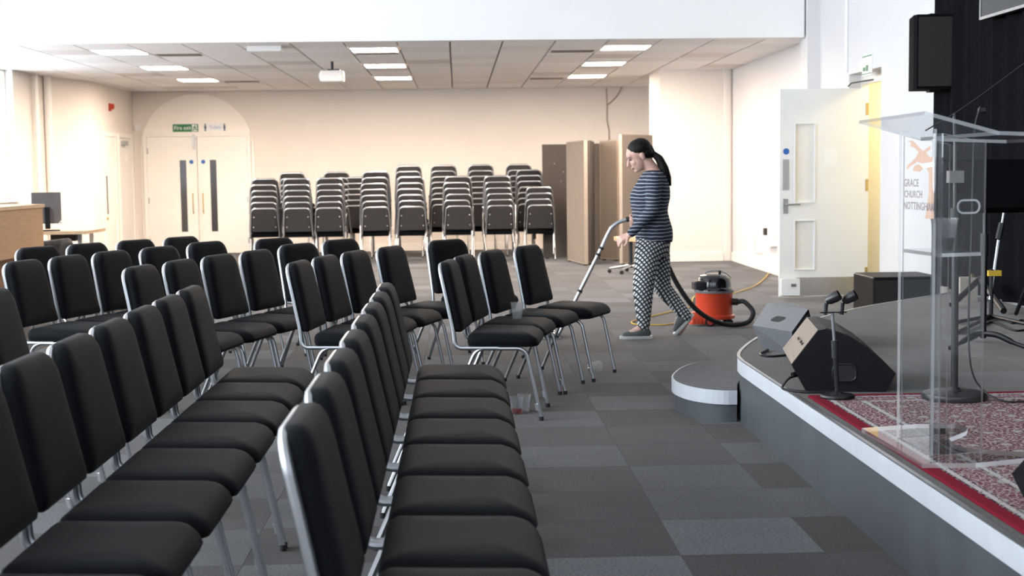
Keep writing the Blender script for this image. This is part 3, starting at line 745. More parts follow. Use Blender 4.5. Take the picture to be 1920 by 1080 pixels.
def foot_mesh(front, s):
    x = .245 if front else -.265
    return MB().lathe([(.0125, 0), (.0125, .022)], (x, s * HW, 0.0), 10).mesh('foot_cap', M['rubber'], True)
def ring_mesh(s):
    mb = MB().lathe([(.0165, 0), (.0165, .034)], (0, 0, 0), 10)
    mb.xf(lambda p: Vector((p.x + .231 - (p.z) * .2, p.y + s * HW, p.z + .055)))
    return mb.mesh('link_bracket', M['steel_dull'], True)
CH = dict(seat=seat_mesh(), backrest=pad_mesh(), back_frame=hoop_mesh(), back_panel=panel_mesh())
LEG = {(f, s): leg_mesh(f, s) for f in (0, 1) for s in (-1, 1)}
FOOT = {(f, s): foot_mesh(f, s) for f in (0, 1) for s in (-1, 1)}
RING = ring_mesh(-1)
XBAR = MB().tube([(.12, -HW, .383), (.12, HW, .383)], .008, 6).tube([(-.08, -HW, .383), (-.08, HW, .383)], .008, 6).mesh('seat_bar', M['steel'], True)
STUD = MB().lathe([(.009, 0), (.009, .006), (.003, .009)], n=8).mesh('stud', M['steel'], True)
def chair(name, label, x, y, phi, group, z=0.0, full=True, tilt=0.0):
    c = thing(name, label, 'chair', (x, y, z), -phi, group)
    for k in ('seat', 'backrest', 'back_frame', 'back_panel'): inst(k, CH[k], c)
    for (f, s), me in LEG.items():
        l = inst('leg', me, c)
        if full or z < .02:
            inst('foot_cap', FOOT[(f, s)], l)
            if f and s == -1 and full: inst('link_bracket', RING, l)
    if full: inst('seat_bar', XBAR, c)
    else:
        for sy in (-1, 1):
            for zz in (.55, .70):
                st = inst('stud', STUD, c, (back_x(zz) - .006, sy * .168 * half_w(zz) / half_w(.5), zz)); st.rotation_euler = (0, -PI / 2, 0)
    return c
def from_top(bx, by, phi): return bx + .30 * math.cos(phi), by - .30 * math.sin(phi)
rad = math.radians
ROWG = 'black chairs set out in rows'
BASE = 'black padded chair'
def place(bx, by, deg, label):
    x, y = from_top(bx, by, rad(deg)); chair('stacking_chair', label, x, y, rad(deg), ROWG)
for k in range(8):
    place(-.34, 2.84 + .47 * k, 0, BASE + ', %s from camera in the near row closest to the stage' % ordinal(k))
for k in range(8):
    place(-1.18, 2.86 + .47 * k, 0, BASE + ', %s from camera in the near row next behind' % ordinal(k))
place(-2.03, 5.70, 2, BASE + ' cut off by the left picture edge, the nearer of two')
place(-2.03, 6.17, 2, BASE + ' cut off by the left picture edge, the farther of two')
A2 = [(-.08, 7.79, 8), (.01, 8.27, 13), (.18, 8.76, 19), (.43, 9.28, 24)]
B2 = [(-.91, 7.93, 8), (-.81, 8.43, 12), (-.67, 8.91, 16), (-.47, 9.41, 20)]
C2 = [(-1.74, 7.73, 10), (-1.62, 8.22, 13), (-1.48, 8.70, 17), (-1.32, 9.18, 19)]
D2 = [(-2.56, 8.39, 13), (-2.43, 8.86, 15), (-2.28, 9.34, 19), (-2.07, 9.83, 25)]
D3 = [(-2.96, 10.06, 28), (-2.73, 10.50, 29), (-2.48, 10.95, 30), (-2.22, 11.40, 31)]
for nm, row in (('first', A2), ('second', B2), ('third', C2), ('fourth', D2)):
    for k, (bx, by, d) in enumerate(row):
        place(bx, by, d, BASE + ', %s from the aisle in the %s row of the far block' % (ordinal(k), nm))
for k, (bx, by, d) in enumerate(D3):
    place(bx, by, d, BASE + ', %s from the left in the rearmost row beside the desk' % ordinal(k))
place(-1.86, 10.48, 31, BASE + ' in front of the white double doors, nearer than the rearmost row')
place(-1.42, 10.90, 38, BASE + ' in front of the leftmost front stack of chairs')
place(-1.14, 9.99, 33, BASE + ' seen below the second front stack of chairs from the doors')
place(-.89, 10.56, 34, BASE + ' seen below the third front stack of chairs from the doors')
place(-.10, 10.27, 42, BASE + ' standing alone by open carpet behind the second row')

# stacks by the back wall: chairs turned to the wall, each one higher than the last
STF = [(469, 519, 390, 6), (531, 586, 396, 6), (592, 645, 395, 6), (676, 732, 392, 7), (745, 805, 390, 6), (835, 889, 390, 6), (912, 966, 389, 6), (988, 1044, 388, 4)]
STB = [(527, 580, 334, 7), (606, 660, 335, 7), (650, 690, 336, 6), (742, 795, 322, 8), (808, 858, 325, 8), (880, 928, 322, 8), (953, 1000, 326, 8), (972, 1023, 329, 7)]
DZ = .0875
for k, (xa, xb, yt, n) in enumerate(STF):
    Y = 21.25 + (.15 if k == 0 else 0)
    p = ony((xa + xb) / 2 - 2, yt, Y)
    yaw = random.uniform(-3, 3) + (-6 if k == 0 else 0)
    for i in range(n):
        jx = random.uniform(-.012, .012) - (.006 * i if k in (4, 6) else 0)
        chair('stacked_chair', 'stacked black chair, %s from bottom in the %s front stack from the double doors' % (ordinal(i), ordinal(k)),
              p.x + jx, Y + .30 + .022 * i, rad(-90 + yaw + random.uniform(-2, 2)), 'chairs stacked along the back wall', z=i * DZ, full=False)
for k, (xa, xb, yt, n) in enumerate(STB):
    Y = 22.45 if k != 7 else 22.15
    p = ony((xa + xb) / 2 - 2, yt, Y + .15)
    yaw = random.uniform(-5, 5)
    for i in range(n):
        chair('stacked_chair', 'stacked black chair, %s from bottom in the %s rear stack from the double doors' % (ordinal(i), ordinal(k)),
              p.x + random.uniform(-.012, .012), Y + .30 + .022 * i, rad(-90 + yaw + random.uniform(-2, 2)), 'chairs stacked along the back wall', z=i * DZ, full=False)

# ------------------------------------------------------------------ partition boards
def board(label, pa, pb, Y0, Y1, h, mat_, t=.045, grp='partition boards'):
    """upright board from (xa,Y0) to (xb,Y1) in plan"""
    a = Vector((pa, Y0, 0)); b = Vector((pb, Y1, 0)); L = (b - a).length; ang = math.atan2(b.y - a.y, b.x - a.x)
    o = thing('partition_board', label, 'board', (a.x, a.y, 0), ang, grp)
    MB().box(.015, L - .015, -t / 2, t / 2, .035, h - .015).obj('felt_panel', mat_, o)
    f = MB().box(0, .015, -t / 2 - .002, t / 2 + .002, .02, h).box(L - .015, L, -t / 2 - .002, t / 2 + .002, .02, h).box(.015, L - .015, -t / 2 - .002, t / 2 + .002, h - .015, h).box(.015, L - .015, -t / 2 - .002, t / 2 + .002, .02, .035)
    f.obj('edge_trim', M['board_trim'] if mat_ is M['board_light'] else M['board_dark'], o)
    for q in (.06, L - .06): MB().cbox(q, 0, .01, .04, t, .02).obj('foot', M['rubber'], o)
    return o
def bx_at(x, y): return onz(x, y, 0)
bd1 = board('dark brown board behind the rightmost front stack of chairs', 1.30, 1.95, 21.7, 21.75, 1.74, M['board_dark'])
board('light taupe board at the left of the partition boards, edge toward camera', ony(1066, 400, 21.0).x, ony(1099, 400, 19.95).x, 21.0, 19.95, 1.76, M['board_light'])
board('narrow dark board folded just behind the leftmost light taupe board', ony(1104, 400, 20.1).x, ony(1112, 400, 21.2).x, 20.1, 21.2, 1.76, M['board_dark'])
board('dark board in the middle, partly hidden by two taupe boards', ony(1108, 400, 21.5).x, ony(1130, 400, 21.4).x, 21.5, 21.4, 1.74, M['board_dark'])
board('taupe board in the middle, just left of the rightmost board', ony(1127, 400, 21.2).x, ony(1160, 400, 20.9).x, 21.2, 20.9, 1.78, M['board_light'])
board('rightmost taupe board, behind the woman', ony(1164, 400, 20.0).x, ony(1222, 400, 20.6).x, 20.0, 20.6, 1.84, M['board_light'])
for px_, pz_ in ((.18, 1.45), (.32, 1.32), (.40, 1.55), (.28, 1.18)): MB().cbox(px_, -.026, pz_, .014, .008, .014).obj('pin', M['steel'], bd1)
# base of an office chair peeping out by the boards
oc = thing('office_chair_base', 'chrome office chair base with castors beside the rightmost board', 'chair base', tuple(onz(1183, 512, 0)))
for k in range(5):
    a = 2.9 + k * 2 * PI / 5
    MB().tube([(0, 0, .10), (.28 * math.cos(a), .28 * math.sin(a), .06)], [.022, .014], 8).obj('spoke', M['steel'], oc, True)
    c = MB().lathe([(.026, -.012), (.026, .012)], n=12); c.xf(lambda p: Vector((p.x + .28 * math.cos(a), p.z + .28 * math.sin(a), p.y + .026))); c.obj('castor', M['rubber'], oc, True)
MB().lathe([(.04, .07), (.035, .13), (.025, .14), (.025, .32)], n=14).obj('gas_column', M['rubber'], oc, True)
MB().box(-.20, .22, -.2, .2, .42, .47).obj('seat_plate', M['woodlight'], oc)
MB().tube([(0, 0, .32), (0, 0, .42)], .025, 10).obj('seat_post', M['rubber'], oc)

# ------------------------------------------------------------------ desk corner on the left
dk = thing('sound_desk', 'tall beech veneer desk front at the left edge', 'desk', (0, 0, 0))
MB().box(-4.09, -4.05, 9.6, 14.07, .60, 1.04).obj('upper_panel', M['wood'], dk)
MB().box(-4.25, -4.21, 9.6, 14.0, 0, .64).obj('lower_panel', M['shaded_wood'], dk)  # recess shade is in its colour
MB().box(-4.95, -4.035, 9.55, 14.10, 1.04, 1.072).obj('worktop', M['woodlight'], dk)
MB().box(-4.95, -4.25, 13.96, 14.0, 0, 1.04).obj('end_panel', M['wood'], dk)
MB().box(-4.95, -4.25, 9.6, 9.64, 0, 1.04).obj('end_panel', M['wood'], dk)
tb = thing('side_table', 'light wood table beside the computer monitor', 'table', (0, 0, 0))
MB().box(-5.1, -3.87, 15.0, 15.8, .735, .77).obj('tabletop', M['woodlight'], tb)
MB().box(-4.28, -4.02, 15.12, 15.22, .66, .735).obj('cable_tray', M['black'], tb)
MB().box(-5.0, -4.0, 15.2, 15.7, .42, .45).obj('shelf', M['white'], tb)
for lx in (-5.0, -4.0):
    for ly in (15.2, 15.68): MB().box(lx - .02, lx + .02, ly, ly + .04, 0, .735).obj('leg', M['white'], tb)
mn = thing('computer_monitor', 'grey computer monitor seen from behind beside the desk', 'monitor', (-4.32, 15.15, .77), rad(28))
sc_ = MB().loops([[(x, y, z + .24) for x, z in rrect(.30 - 2 * i, .33 - 2 * i, .01, 2)] for i, y in ((0, -.01), (0, .012), (.02, .03))]); 
sc_.obj('screen_back', M['grey_plastic'], mn)
MB().box(-.025, .025, -.045, -.01, .02, .25).obj('stand_arm', M['black'], mn)
MB().box(-.11, .11, -.11, .05, 0, .012).obj('stand_base', M['black'], mn)
cbm = MB().tube(catmull([(.12, -.03, .08), (.16, -.06, .12), (.19, -.06, .05), (.16, -.08, .005)], 6), .006, 6); cbm.obj('cable', M['white'], mn, True)
# ------------------------------------------------------------------ blobs (smooth organic meshes)
def cap_ring(mb, a, b, ra, rb, sx=1.0, sy=1.0, n=16, side=None):
    """closed tapered capsule from a to b; (sx, sy) scale the section along side / across it"""
    a, b = Vector(a), Vector(b); T = (b - a); L = T.length; T = T / L if L > 1e-6 else Vector((0, 0, 1))
    s = Vector(side) if side else (Vector((1, 0, 0)) if abs(T.x) < .9 else Vector((0, 1, 0)))
    u = (s - T * s.dot(T)).normalized(); w = T.cross(u)
    rings = []; m_ = 6
    prof = [(-ra * math.cos(k * PI / 2 / m_), ra * math.sin(k * PI / 2 / m_)) for k in range(1, m_ + 1)]
    prof += [(L + rb * math.sin(k * PI / 2 / m_), rb * math.cos(k * PI / 2 / m_)) for k in range(0, m_)]
    for t, r in prof:
        rings.append([a + T * t + u * (r * sx * math.cos(2 * PI * j / n)) + w * (r * sy * math.sin(2 * PI * j / n)) for j in range(n)])
    mb.loops(rings); return mb
def ell(mb, c, rx, ry, rz, rot=None, n=18):
    c = Vector(c); R_ = rot or Matrix.Identity(3); rings = []
    for i in range(1, 12):
        t = -PI / 2 + PI * i / 12
        rings.append([c + R_ @ Vector((rx * math.cos(t) * math.cos(2 * PI * j / n), ry * math.cos(t) * math.sin(2 * PI * j / n), rz * math.sin(t))) for j in range(n)])
    mb.loops(rings); return mb
def blob(name, mb, mat_, parent, voxel=.006, smooth=6, iters=.5):
    me = mb.mesh(name, mat_); ob = bpy.data.objects.new(name, me); COL.objects.link(ob)
    md = ob.modifiers.new('r', 'REMESH'); md.mode = 'VOXEL'; md.voxel_size = voxel; md.use_smooth_shade = True
    if smooth: sm = ob.modifiers.new('s', 'SMOOTH'); sm.iterations = smooth; sm.factor = iters
    dg = bpy.context.evaluated_depsgraph_get()
    m2 = bpy.data.meshes.new_from_object(ob.evaluated_get(dg)); m2.materials.clear(); m2.materials.append(mat_)
    for p in m2.polygons: p.use_smooth = True
    ob.modifiers.clear(); ob.data = m2; m2.name = name
    bpy.data.meshes.remove(me)
    if parent: ob.parent = parent
    return ob
bgm = MB()
q = Vector((-4.12, 14.72, .0))
for a, b, ra, rb in (((-.16, 0, .62), (.12, .02, .66), .06, .05), ((-.14, 0, .10), (-.14, 0, .62), .10, .07), ((.1, 0, .11), (.12, 0, .62), .11, .07), ((-.02, .02, .12), (0, .02, .6), .12, .06)):
    cap_ring(bgm, q + Vector(a), q + Vector(b), ra, rb)
tag(blob('cloth_bag', bgm, M['bag'], None, .012, 4), 'slumped black cloth bag beside the wooden desk', 'bag')

# ------------------------------------------------------------------ stage
SH = .34
STG = [(1.46, -1.0), (1.46, 7.2), (1.47, 7.36), (1.50, 7.52), (1.56, 7.72), (1.66, 8.0), (1.80, 8.32), (2.10, 8.82), (2.758, 9.80), (3.26, 10.36), (3.93, 11.05), (3.93, -1.0)]
STG = [tuple(p)[:2] for p in catmull([Vector((x, y, 0)) for x, y in STG[1:11]], 3)]
STG = [(1.46, -1.0)] + STG + [(3.93, -1.0)]
stg = thing('stage', 'low carpeted stage with grey front and white edge band', 'stage')
MB().prism(STG, 0, SH - .012).obj('riser', M['stage_paint'], stg, True)
def offs(path, d):
    out = []
    for i, p in enumerate(path):
        a = Vector(path[max(0, i - 1)]); b = Vector(path[min(len(path) - 1, i + 1)]); t = (b - a).normalized()
        out.append((p[0] - t.y * d, p[1] + t.x * d))
    return out
def ribbon(path, d0, d1, z0, z1):
    a, b = offs(path, d0), offs(path, d1); mb = MB()
    for i in range(len(path) - 1):
        vs = [(*a[i], z0), (*a[i + 1], z0), (*b[i + 1], z0), (*b[i], z0), (*a[i], z1), (*a[i + 1], z1), (*b[i + 1], z1), (*b[i], z1)]
        mb.add(vs, [(0, 3, 2, 1), (4, 5, 6, 7), (0, 1, 5, 4), (2, 3, 7, 6)] + ([(3, 0, 4, 7)] if i == 0 else []) + ([(1, 2, 6, 5)] if i == len(path) - 2 else []))
    return mb
EDGE = STG[:-1]
ribbon(EDGE, 0, .012, .262, SH - .003).obj('edge_band', M['stage_band'], stg, True)
ribbon(EDGE, -.003, .014, SH - .003, SH + .002).obj('edge_trim', M['alu'], stg, True)
CW = list(reversed(STG))
for i in range(2, 9):
    for j in range(-3, 24):
        x0, y0 = TX0 + TILE * i, TY0 + TILE * j - .1
        poly = clip_convex([(x0 + g, y0 + g), (x0 + TILE - g, y0 + g), (x0 + TILE - g, y0 + TILE - g), (x0 + g, y0 + TILE - g)], CW)
        if len(poly) < 3: continue
        cxx = sum(p[0] for p in poly) / len(poly); cyy = sum(p[1] for p in poly) / len(poly)
        k = (2 if random.random() < .75 else 0) if (i + j) % 2 else (0 if random.random() < .65 else 1)
        MB().prism(poly, SH - .012, SH).obj('carpet_tile', M['carpet'][k], stg)
STEP = [(1.448, 7.34), (1.38, 7.345), (1.30, 7.40), (1.235, 7.50), (1.197, 7.63), (1.185, 7.78), (1.21, 7.95), (1.29, 8.20), (1.38, 8.38), (1.46, 8.47), (1.55, 8.53), (1.68, 8.54), (1.83, 8.42), (1.785, 8.32), (1.645, 8.0), (1.545, 7.73), (1.487, 7.53), (1.456, 7.37)]
_o = [tuple(p)[:2] for p in catmull([Vector((x, y, 0)) for x, y in STEP[:13]], 3)]; STEP = _o + STEP[13:]
stp = thing('stage_step', 'rounded carpeted step against the stage corner', 'step')
MB().prism([(x, y) for x, y in STEP], 0, .162).obj('riser', M['stage_paint'], stp, True)
pth = _o
pth2 = pth
ribbon(list(pth2), 0.0, .010, .094, .168).obj('edge_band', M['stage_band'], stp, True)
MB().prism(STEP, .162, .170).obj('carpet_top', M['carpet'][1], stp)

# rug
RX0, RX1, RY0, RY1 = 1.492, 3.25, 3.64, 6.02
rg = MB(); ring = []
for ins, z in ((.004, 0), (0, .003), (0, .007), (.006, .010)): ring.append([(x, y, z) for x, y in rrect(RX1 - RX0 - 2 * ins, RY1 - RY0 - 2 * ins, .015, 3)])
rg.loops(ring)
r_ = rg.obj('rug', rug_mat((RX1 - RX0) / 2, (RY1 - RY0) / 2), None, False, ((RX0 + RX1) / 2, (RY0 + RY1) / 2, SH))
r_['label'] = 'red and cream Persian rug on the stage under the lectern'; r_['category'] = 'rug'
RT = SH + .010

# monitor wedges
def wedge(name, label, loc, ang, prof, width, rear=M['cabinet'], grp='floor monitor speakers'):
    t = thing(name, label, 'speaker', loc, ang, grp)
    mb = MB(); k = len(prof)
    vs = [(x, 0, z) for x, z in prof] + [(x, width, z) for x, z in prof]
    mb.add(vs, [tuple(range(k)), tuple(range(2 * k - 1, k - 1, -1))] + [(i, k + i, k + (i + 1) % k, (i + 1) % k) for i in range(k)])
    mb.obj('cabinet', rear, t)
    return t
PR = [(0, 0), (-.062, .120), (.052, .272), (.085, .278), (.175, .250), (.255, .200), (.325, .140), (.385, .078), (.345, 0)]
w2 = wedge('floor_monitor', 'black wedge monitor speaker on the stage behind the small double microphone stand', (1.525, 6.17, SH), rad(-9), PR, .56)
gp = MB(); gq = [(.085, .282), (.175, .254), (.257, .204), (.328, .144), (.388, .082)]
for (xa, za), (xb, zb) in zip(gq[:-1], gq[1:]): gp.add([(xa, .015, za), (xb, .015, zb), (xb, .545, zb), (xa, .545, za), (xa, .015, za - .006), (xb, .015, zb - .006), (xb, .545, zb - .006), (xa, .545, za - .006)], [(0, 1, 2, 3), (4, 7, 6, 5), (0, 4, 5, 1), (2, 6, 7, 3), (0, 3, 7, 4), (1, 5, 6, 2)])
gp.obj('grille', M['grille'], w2)
rpl = MB().add([(-.064, .004, .122), (.050, .004, .274), (.050, .556, .274), (-.064, .556, .122), (-.060, .004, .119), (.054, .004, .271), (.054, .556, .271), (-.060, .556, .119)], [(0, 1, 2, 3), (4, 7, 6, 5), (0, 4, 5, 1), (2, 6, 7, 3), (0, 3, 7, 4), (1, 5, 6, 2)]); rpl.obj('rear_panel', M['tan_reflection'], w2)  # thin plate, tan from a painted-in warm reflection
hd = MB().loops([[(x + .165, y, z + .085) for x, z in rrect(.10, .075, .025, 4)] for y in (-.002, .004)]); hd.obj('handle_recess', M['rubber'], w2)
hr = MB().tube([(x + .165, -.002, z + .085) for x, z in rrect(.10, .075, .025, 4)], .004, 6, closed=True); hr.obj('handle_rim', M['black'], w2, True)
# slots on the rear plate
for q in (.10, .17, .20, .30): 
    sl = MB().box(-.004, .004, q, q + .03, -.002, .004); sl.xf(lambda p: Vector((-.010 + p.x * .6, p.y, .200 + p.z + p.x))); sl.obj('vent_slot', M['rubber'], w2)
c = MB().tube(catmull([(-.03, .08, .06), (-.07, .06, .05), (-.10, .04, .01), (-.06, -.02, .008), (.0, -.06, .008), (.12, -.05, .008)], 6), .006, 6); c.obj('signal_cable', M['black'], w2, True)
MB().tube([(-.012, .09, .075), (-.055, .07, .062)], .013, 8).obj('plug', M['black'], w2, True)
def hull(name, pts, mat_, parent):
    bm = bmesh.new()
    for p in pts: bm.verts.new(p)
    bmesh.ops.convex_hull(bm, input=bm.verts[:])
    bmesh.ops.dissolve_limit(bm, angle_limit=.02, verts=bm.verts[:], edges=bm.edges[:])
    me = bpy.data.meshes.new(name); bm.to_mesh(me); bm.free(); me.materials.append(mat_)
    o = bpy.data.objects.new(name, me); COL.objects.link(o); o.parent = parent; return o
w1 = thing('floor_monitor', 'grey monitor speaker with a carry handle at the rounded stage corner', 'speaker', (0, 0, 0), 0, 'floor monitor speakers')
zl, zt_ = SH + .125, SH + .222
A = onz(1411, 610, zl); B = onz(1485, 622, zl); Cc = onz(1515, 580, zt_); Dd = onz(1437, 570, zt_); E1 = onz(1462, 563.5, zt_ + .004); E2 = onz(1490, 568, zt_ + .004)
a = onz(1428, 651, SH); b = onz(1484, 663, SH)
u = (Cc - B); u.z = 0; u.normalize()
pts = [A, B, Cc, Dd, E1, E2, a, b, b + u * .26, a + u * .26, Vector((Cc.x, Cc.y, SH + .13)) + u * .06, Vector((Dd.x, Dd.y, SH + .13)) + u * .08]
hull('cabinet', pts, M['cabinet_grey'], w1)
nn_ = (B - A).cross(Dd - A).normalized(); nn_ = nn_ if nn_.z > 0 else -nn_
cen = (A + B + Cc + Dd) / 4 - (Cc - B) * .08; e1 = (B - A).normalized(); e2 = nn_.cross(e1)
MB().loops([[cen + e1 * x + e2 * y + nn_ * d for x, y in rrect(.10, .055, .022, 4)] for d in (-.002, .0012)]).obj('handle_recess', M['rubber'], w1)
side_n = (Cc - B).cross(b - B).normalized()
MB().add([B + (Cc - B) * .06, Cc, Cc + Vector((.03, .02, -.10)), b + u * .24 + Vector((0, 0, .02)), b + u * .03 + Vector((0, 0, .02))], [(0, 1, 2, 3, 4)]).xf(lambda p: p + (side_n if side_n.x > 0 else -side_n) * .004).obj('grille', M['grille'], w1)
cbm = MB().tube(catmull([onz(1440, 656, SH + .006), onz(1425, 664, SH + .006), onz(1440, 668, SH + .006), onz(1470, 666, SH + .006), onz(1480, 662, SH + .006), onz(1476, 659, SH + .02)], 6), .006, 6)
cbm.obj('signal_cable', M['black'], w1, True)
w3 = wedge('floor_monitor', 'black monitor speaker corner at the right picture edge on the rug', (1.575, 3.80, RT), rad(-36), PR, .5)
MB().box(.04, .34, .02, .48, .28, .281).xf(lambda p: Vector((p.x, p.y, .272 - (p.x - .05) * .5 + .02))).obj('grille', M['grille'], w3)

# small double microphone stand
sm = thing('microphone_stand', 'short black stand with two microphone clips on a round base at the rug corner', 'microphone stand', (1.60, 5.93, SH + .010))
MB().lathe([(.072, 0), (.074, .006), (.070, .014), (.03, .020), (.014, .030)], n=28).obj('round_base', M['black'], sm, True)
MB().tube([(0, 0, .02), (-.012, 0, .20)], .0105, 10).obj('lower_pole', M['black'], sm, True)
MB().tube([(-.010, 0, .17), (-.014, 0, .245)], .0145, 10).obj('clutch', M['rubber'], sm, True)
MB().tube([(-.014, 0, .24), (-.024, 0, .365)], .007, 8).obj('upper_pole', M['steel'], sm, True)
MB().box(-.075, .035, -.01, .01, .362, .368).obj('twin_bar', M['black'], sm)
for dx in (-.055, .015):
    ob = MB().tube([(dx, 0, .355), (dx + .004, 0, .405)], .010, 8).obj('clip_post', M['black'], sm, True)
    cp_ = MB(); 
    rings = []
    for tt, rr in ((0, .012), (.015, .020), (.045, .024), (.062, .022)):
        cpt = Vector((dx + .006, 0, .41)) + Vector((.55, -.25, .35)).normalized() * tt
        Tn = Vector((.55, -.25, .35)).normalized(); uu = Tn.cross(Vector((0, 0, 1))).normalized(); ww = Tn.cross(uu)
        rings.append([cpt + uu * rr * math.cos(2 * PI * j / 14) + ww * rr * math.sin(2 * PI * j / 14) for j in range(14)])
    cp_.loops(rings, cap=False)
    cp_.loops([[cpp for cpp in rings[0]], [Vector((dx + .006, 0, .41)) for _ in range(14)]], cap=False)
    cl = cp_.obj('microphone_clip', M['black'], sm, True)

# lectern
lec = thing('acrylic_lectern', 'clear acrylic lectern with printed front standing on the rug', 'lectern', (0, 0, 0))
bpoly = [(1.475, 5.13), (1.49, 4.49), (1.66, 4.475), (1.90, 4.555), (1.935, 4.60), (1.89, 4.63), (1.72, 4.72), (1.70, 4.80), (1.72, 4.90), (1.83, 5.03), (1.86, 5.10), (1.84, 5.17), (1.70, 5.19)]
MB().prism(bpoly, RT, RT + .016, 0, 1).obj('base_plate', [M['acrylic'], M['acrylic_edge']], lec)
z0, z1 = RT + .016, 1.40
FL, FN, SR, SF = Vector((1.548, 4.93)), Vector((1.562, 4.60)), Vector((1.745, 4.655)), Vector((1.735, 4.97))
def sheet(name, p, q, za, zb, t=.010, zb2=None):
    d = (q - p).normalized(); n = Vector((-d.y, d.x)) * t / 2; zb2 = zb if zb2 is None else zb2
    vs = [(p.x - n.x, p.y - n.y, za), (q.x - n.x, q.y - n.y, za), (q.x + n.x, q.y + n.y, za), (p.x + n.x, p.y + n.y, za), (p.x - n.x, p.y - n.y, zb), (q.x - n.x, q.y - n.y, zb2), (q.x + n.x, q.y + n.y, zb2), (p.x + n.x, p.y + n.y, zb)]
    mb = MB().add(vs, [(0, 1, 5, 4), (2, 3, 7, 6)], 0).add(vs, [(0, 3, 2, 1), (4, 5, 6, 7), (1, 2, 6, 5), (3, 0, 4, 7)], 1)
    return mb.obj(name, [M['acrylic'], M['acrylic_edge']], lec)
fp = sheet('front_panel', FL, FN + Vector((0, .012)), z0, 1.445)
MB().prism([(x + FN.x + .004, y + FN.y + .004) for x, y in rrect(.030, .030, .013, 4)], z0, 1.43, 0, 1).obj('corner_post', [M['acrylic'], M['acrylic_post']], lec, True)
sp_ = sheet('side_panel', FN + Vector((.022, .006)), SR, z0, 1.43, zb2=1.40)
sheet('side_panel', FL + Vector((.012, 0)), SF, z0, 1.43, zb2=1.40)
# hand hole rim in the near side panel
d = (SR - FN).normalized(); hc = FN + d * .125; hz = 1.19
rim = [(hc.x + d.x * x, hc.y + d.y * x - .006, hz + y) for x, y in rrect(.085, .042, .0205, 6)]
MB().tube(rim, .0035, 6, closed=True).obj('hand_hole_rim', M['acrylic_edge'], lec, True)
MB().prism([(FL.x + .01, FL.y - .012), (FN.x + .022, FN.y + .016), (SR.x - .006, SR.y + .012), (SF.x - .006, SF.y - .014)], 1.025, 1.037, 0, 1).obj('inner_shelf', [M['acrylic'], M['acrylic_edge']], lec)
def slabq(name, P, t=.012):
    P = [Vector(p) for p in P]; nrm = (P[1] - P[0]).cross(P[3] - P[0]).normalized() * t
    vs = P + [p + nrm for p in P]
    return MB().add(vs, [(0, 3, 2, 1), (4, 5, 6, 7)], 0).add(vs, [(0, 1, 5, 4), (1, 2, 6, 5), (2, 3, 7, 6), (3, 0, 4, 7)], 1).obj(name, [M['acrylic_top'], M['acrylic_edge']], lec)
slabq('reading_top', [(1.455, 4.40, 1.483), (1.69, 4.40, 1.418), (1.70, 5.18, 1.418), (1.47, 5.18, 1.483)])
slabq('rear_shelf', [(1.692, 4.40, 1.418), (2.02, 4.42, 1.405), (2.02, 5.18, 1.405), (1.70, 5.18, 1.418)])
# print on the front panel (faces the seats): u runs from the far edge to the near edge
def frontp(u, z, off=.0065):
    p = FL + (FN - FL) * u; dd = (FN - FL).normalized(); nn = Vector((dd.y, -dd.x))
    nn = nn if nn.x < 0 else -nn
    return Vector((p.x + nn.x * off, p.y + nn.y * off, z))
def uz(x, y):
    r = ray(x, y); A_ = FL; D_ = FN - FL
    den = r.x * D_.y - r.y * D_.x; u_ = (A_.y * r.x - A_.x * r.y) / -den if abs(den) > 1e-9 else 0
    p = A_ + D_ * u_; t_ = p.y / r.y
    return u_, CAM_H + r.z * t_
def decal(name, polys, mat_, off=.0065):
    mb = MB()
    for poly in polys:
        vs = [frontp(*uz(x, y), off) for x, y in poly]
        mb.add(vs, [tuple(range(len(vs)))])
    return mb.obj(name, mat_, fp)
Z = lambda pts: [(1690 + x / 6, 230 + y / 6) for x, y in pts]
decal('printed_arms', [Z([(90, 205), (150, 200), (185, 235), (265, 320), (350, 255), (350, 300), (300, 340), (345, 390), (385, 380), (385, 520), (330, 560), (300, 500), (385, 490), (385, 440), (250, 455), (200, 440), (120, 495), (85, 530), (80, 490), (180, 395), (215, 330), (165, 280), (120, 265), (130, 230)]),
                       Z([(330, 560), (388, 520), (390, 1080), (290, 1080), (330, 800)])], M['printbrown'])
decal('printed_hand', [Z([(150, 530), (165, 490), (215, 465), (250, 490), (270, 515), (235, 552), (165, 545)])], M['printbrown'], .0068)
decal('printed_cuff', [Z([(250, 478), (385, 448), (388, 490), (262, 515)])], M['signwhite'], .0066)
for txt, (xa, ya), (xb, yb) in (('GRACE', (54, 715), (218, 632)), ('CHURCH', (58, 838), (258, 760)), ('NOTTINGHAM', (52, 970), (392, 885))):
    (ua, za), (ub, zb) = uz(*Z([(xa, ya)])[0]), uz(*Z([(xb, ya)])[0]); zt = uz(*Z([(xa, yb)])[0])[1]
    tm = text_mesh(txt, 1.0, M['printgrey'], 'lettering', 1.04, .016); mnx = min(v.co.x for v in tm.vertices); mxx = max(v.co.x for v in tm.vertices); mxy = max(v.co.y for v in tm.vertices)
    for v in tm.vertices:
        uu = ua + (ub - ua) * (v.co.x - mnx) / (mxx - mnx); zz = za + (zt - za) * v.co.y / mxy
        v.co = frontp(uu, zz, .0075 + .4 * v.co.z)
    inst('lettering', tm, fp)

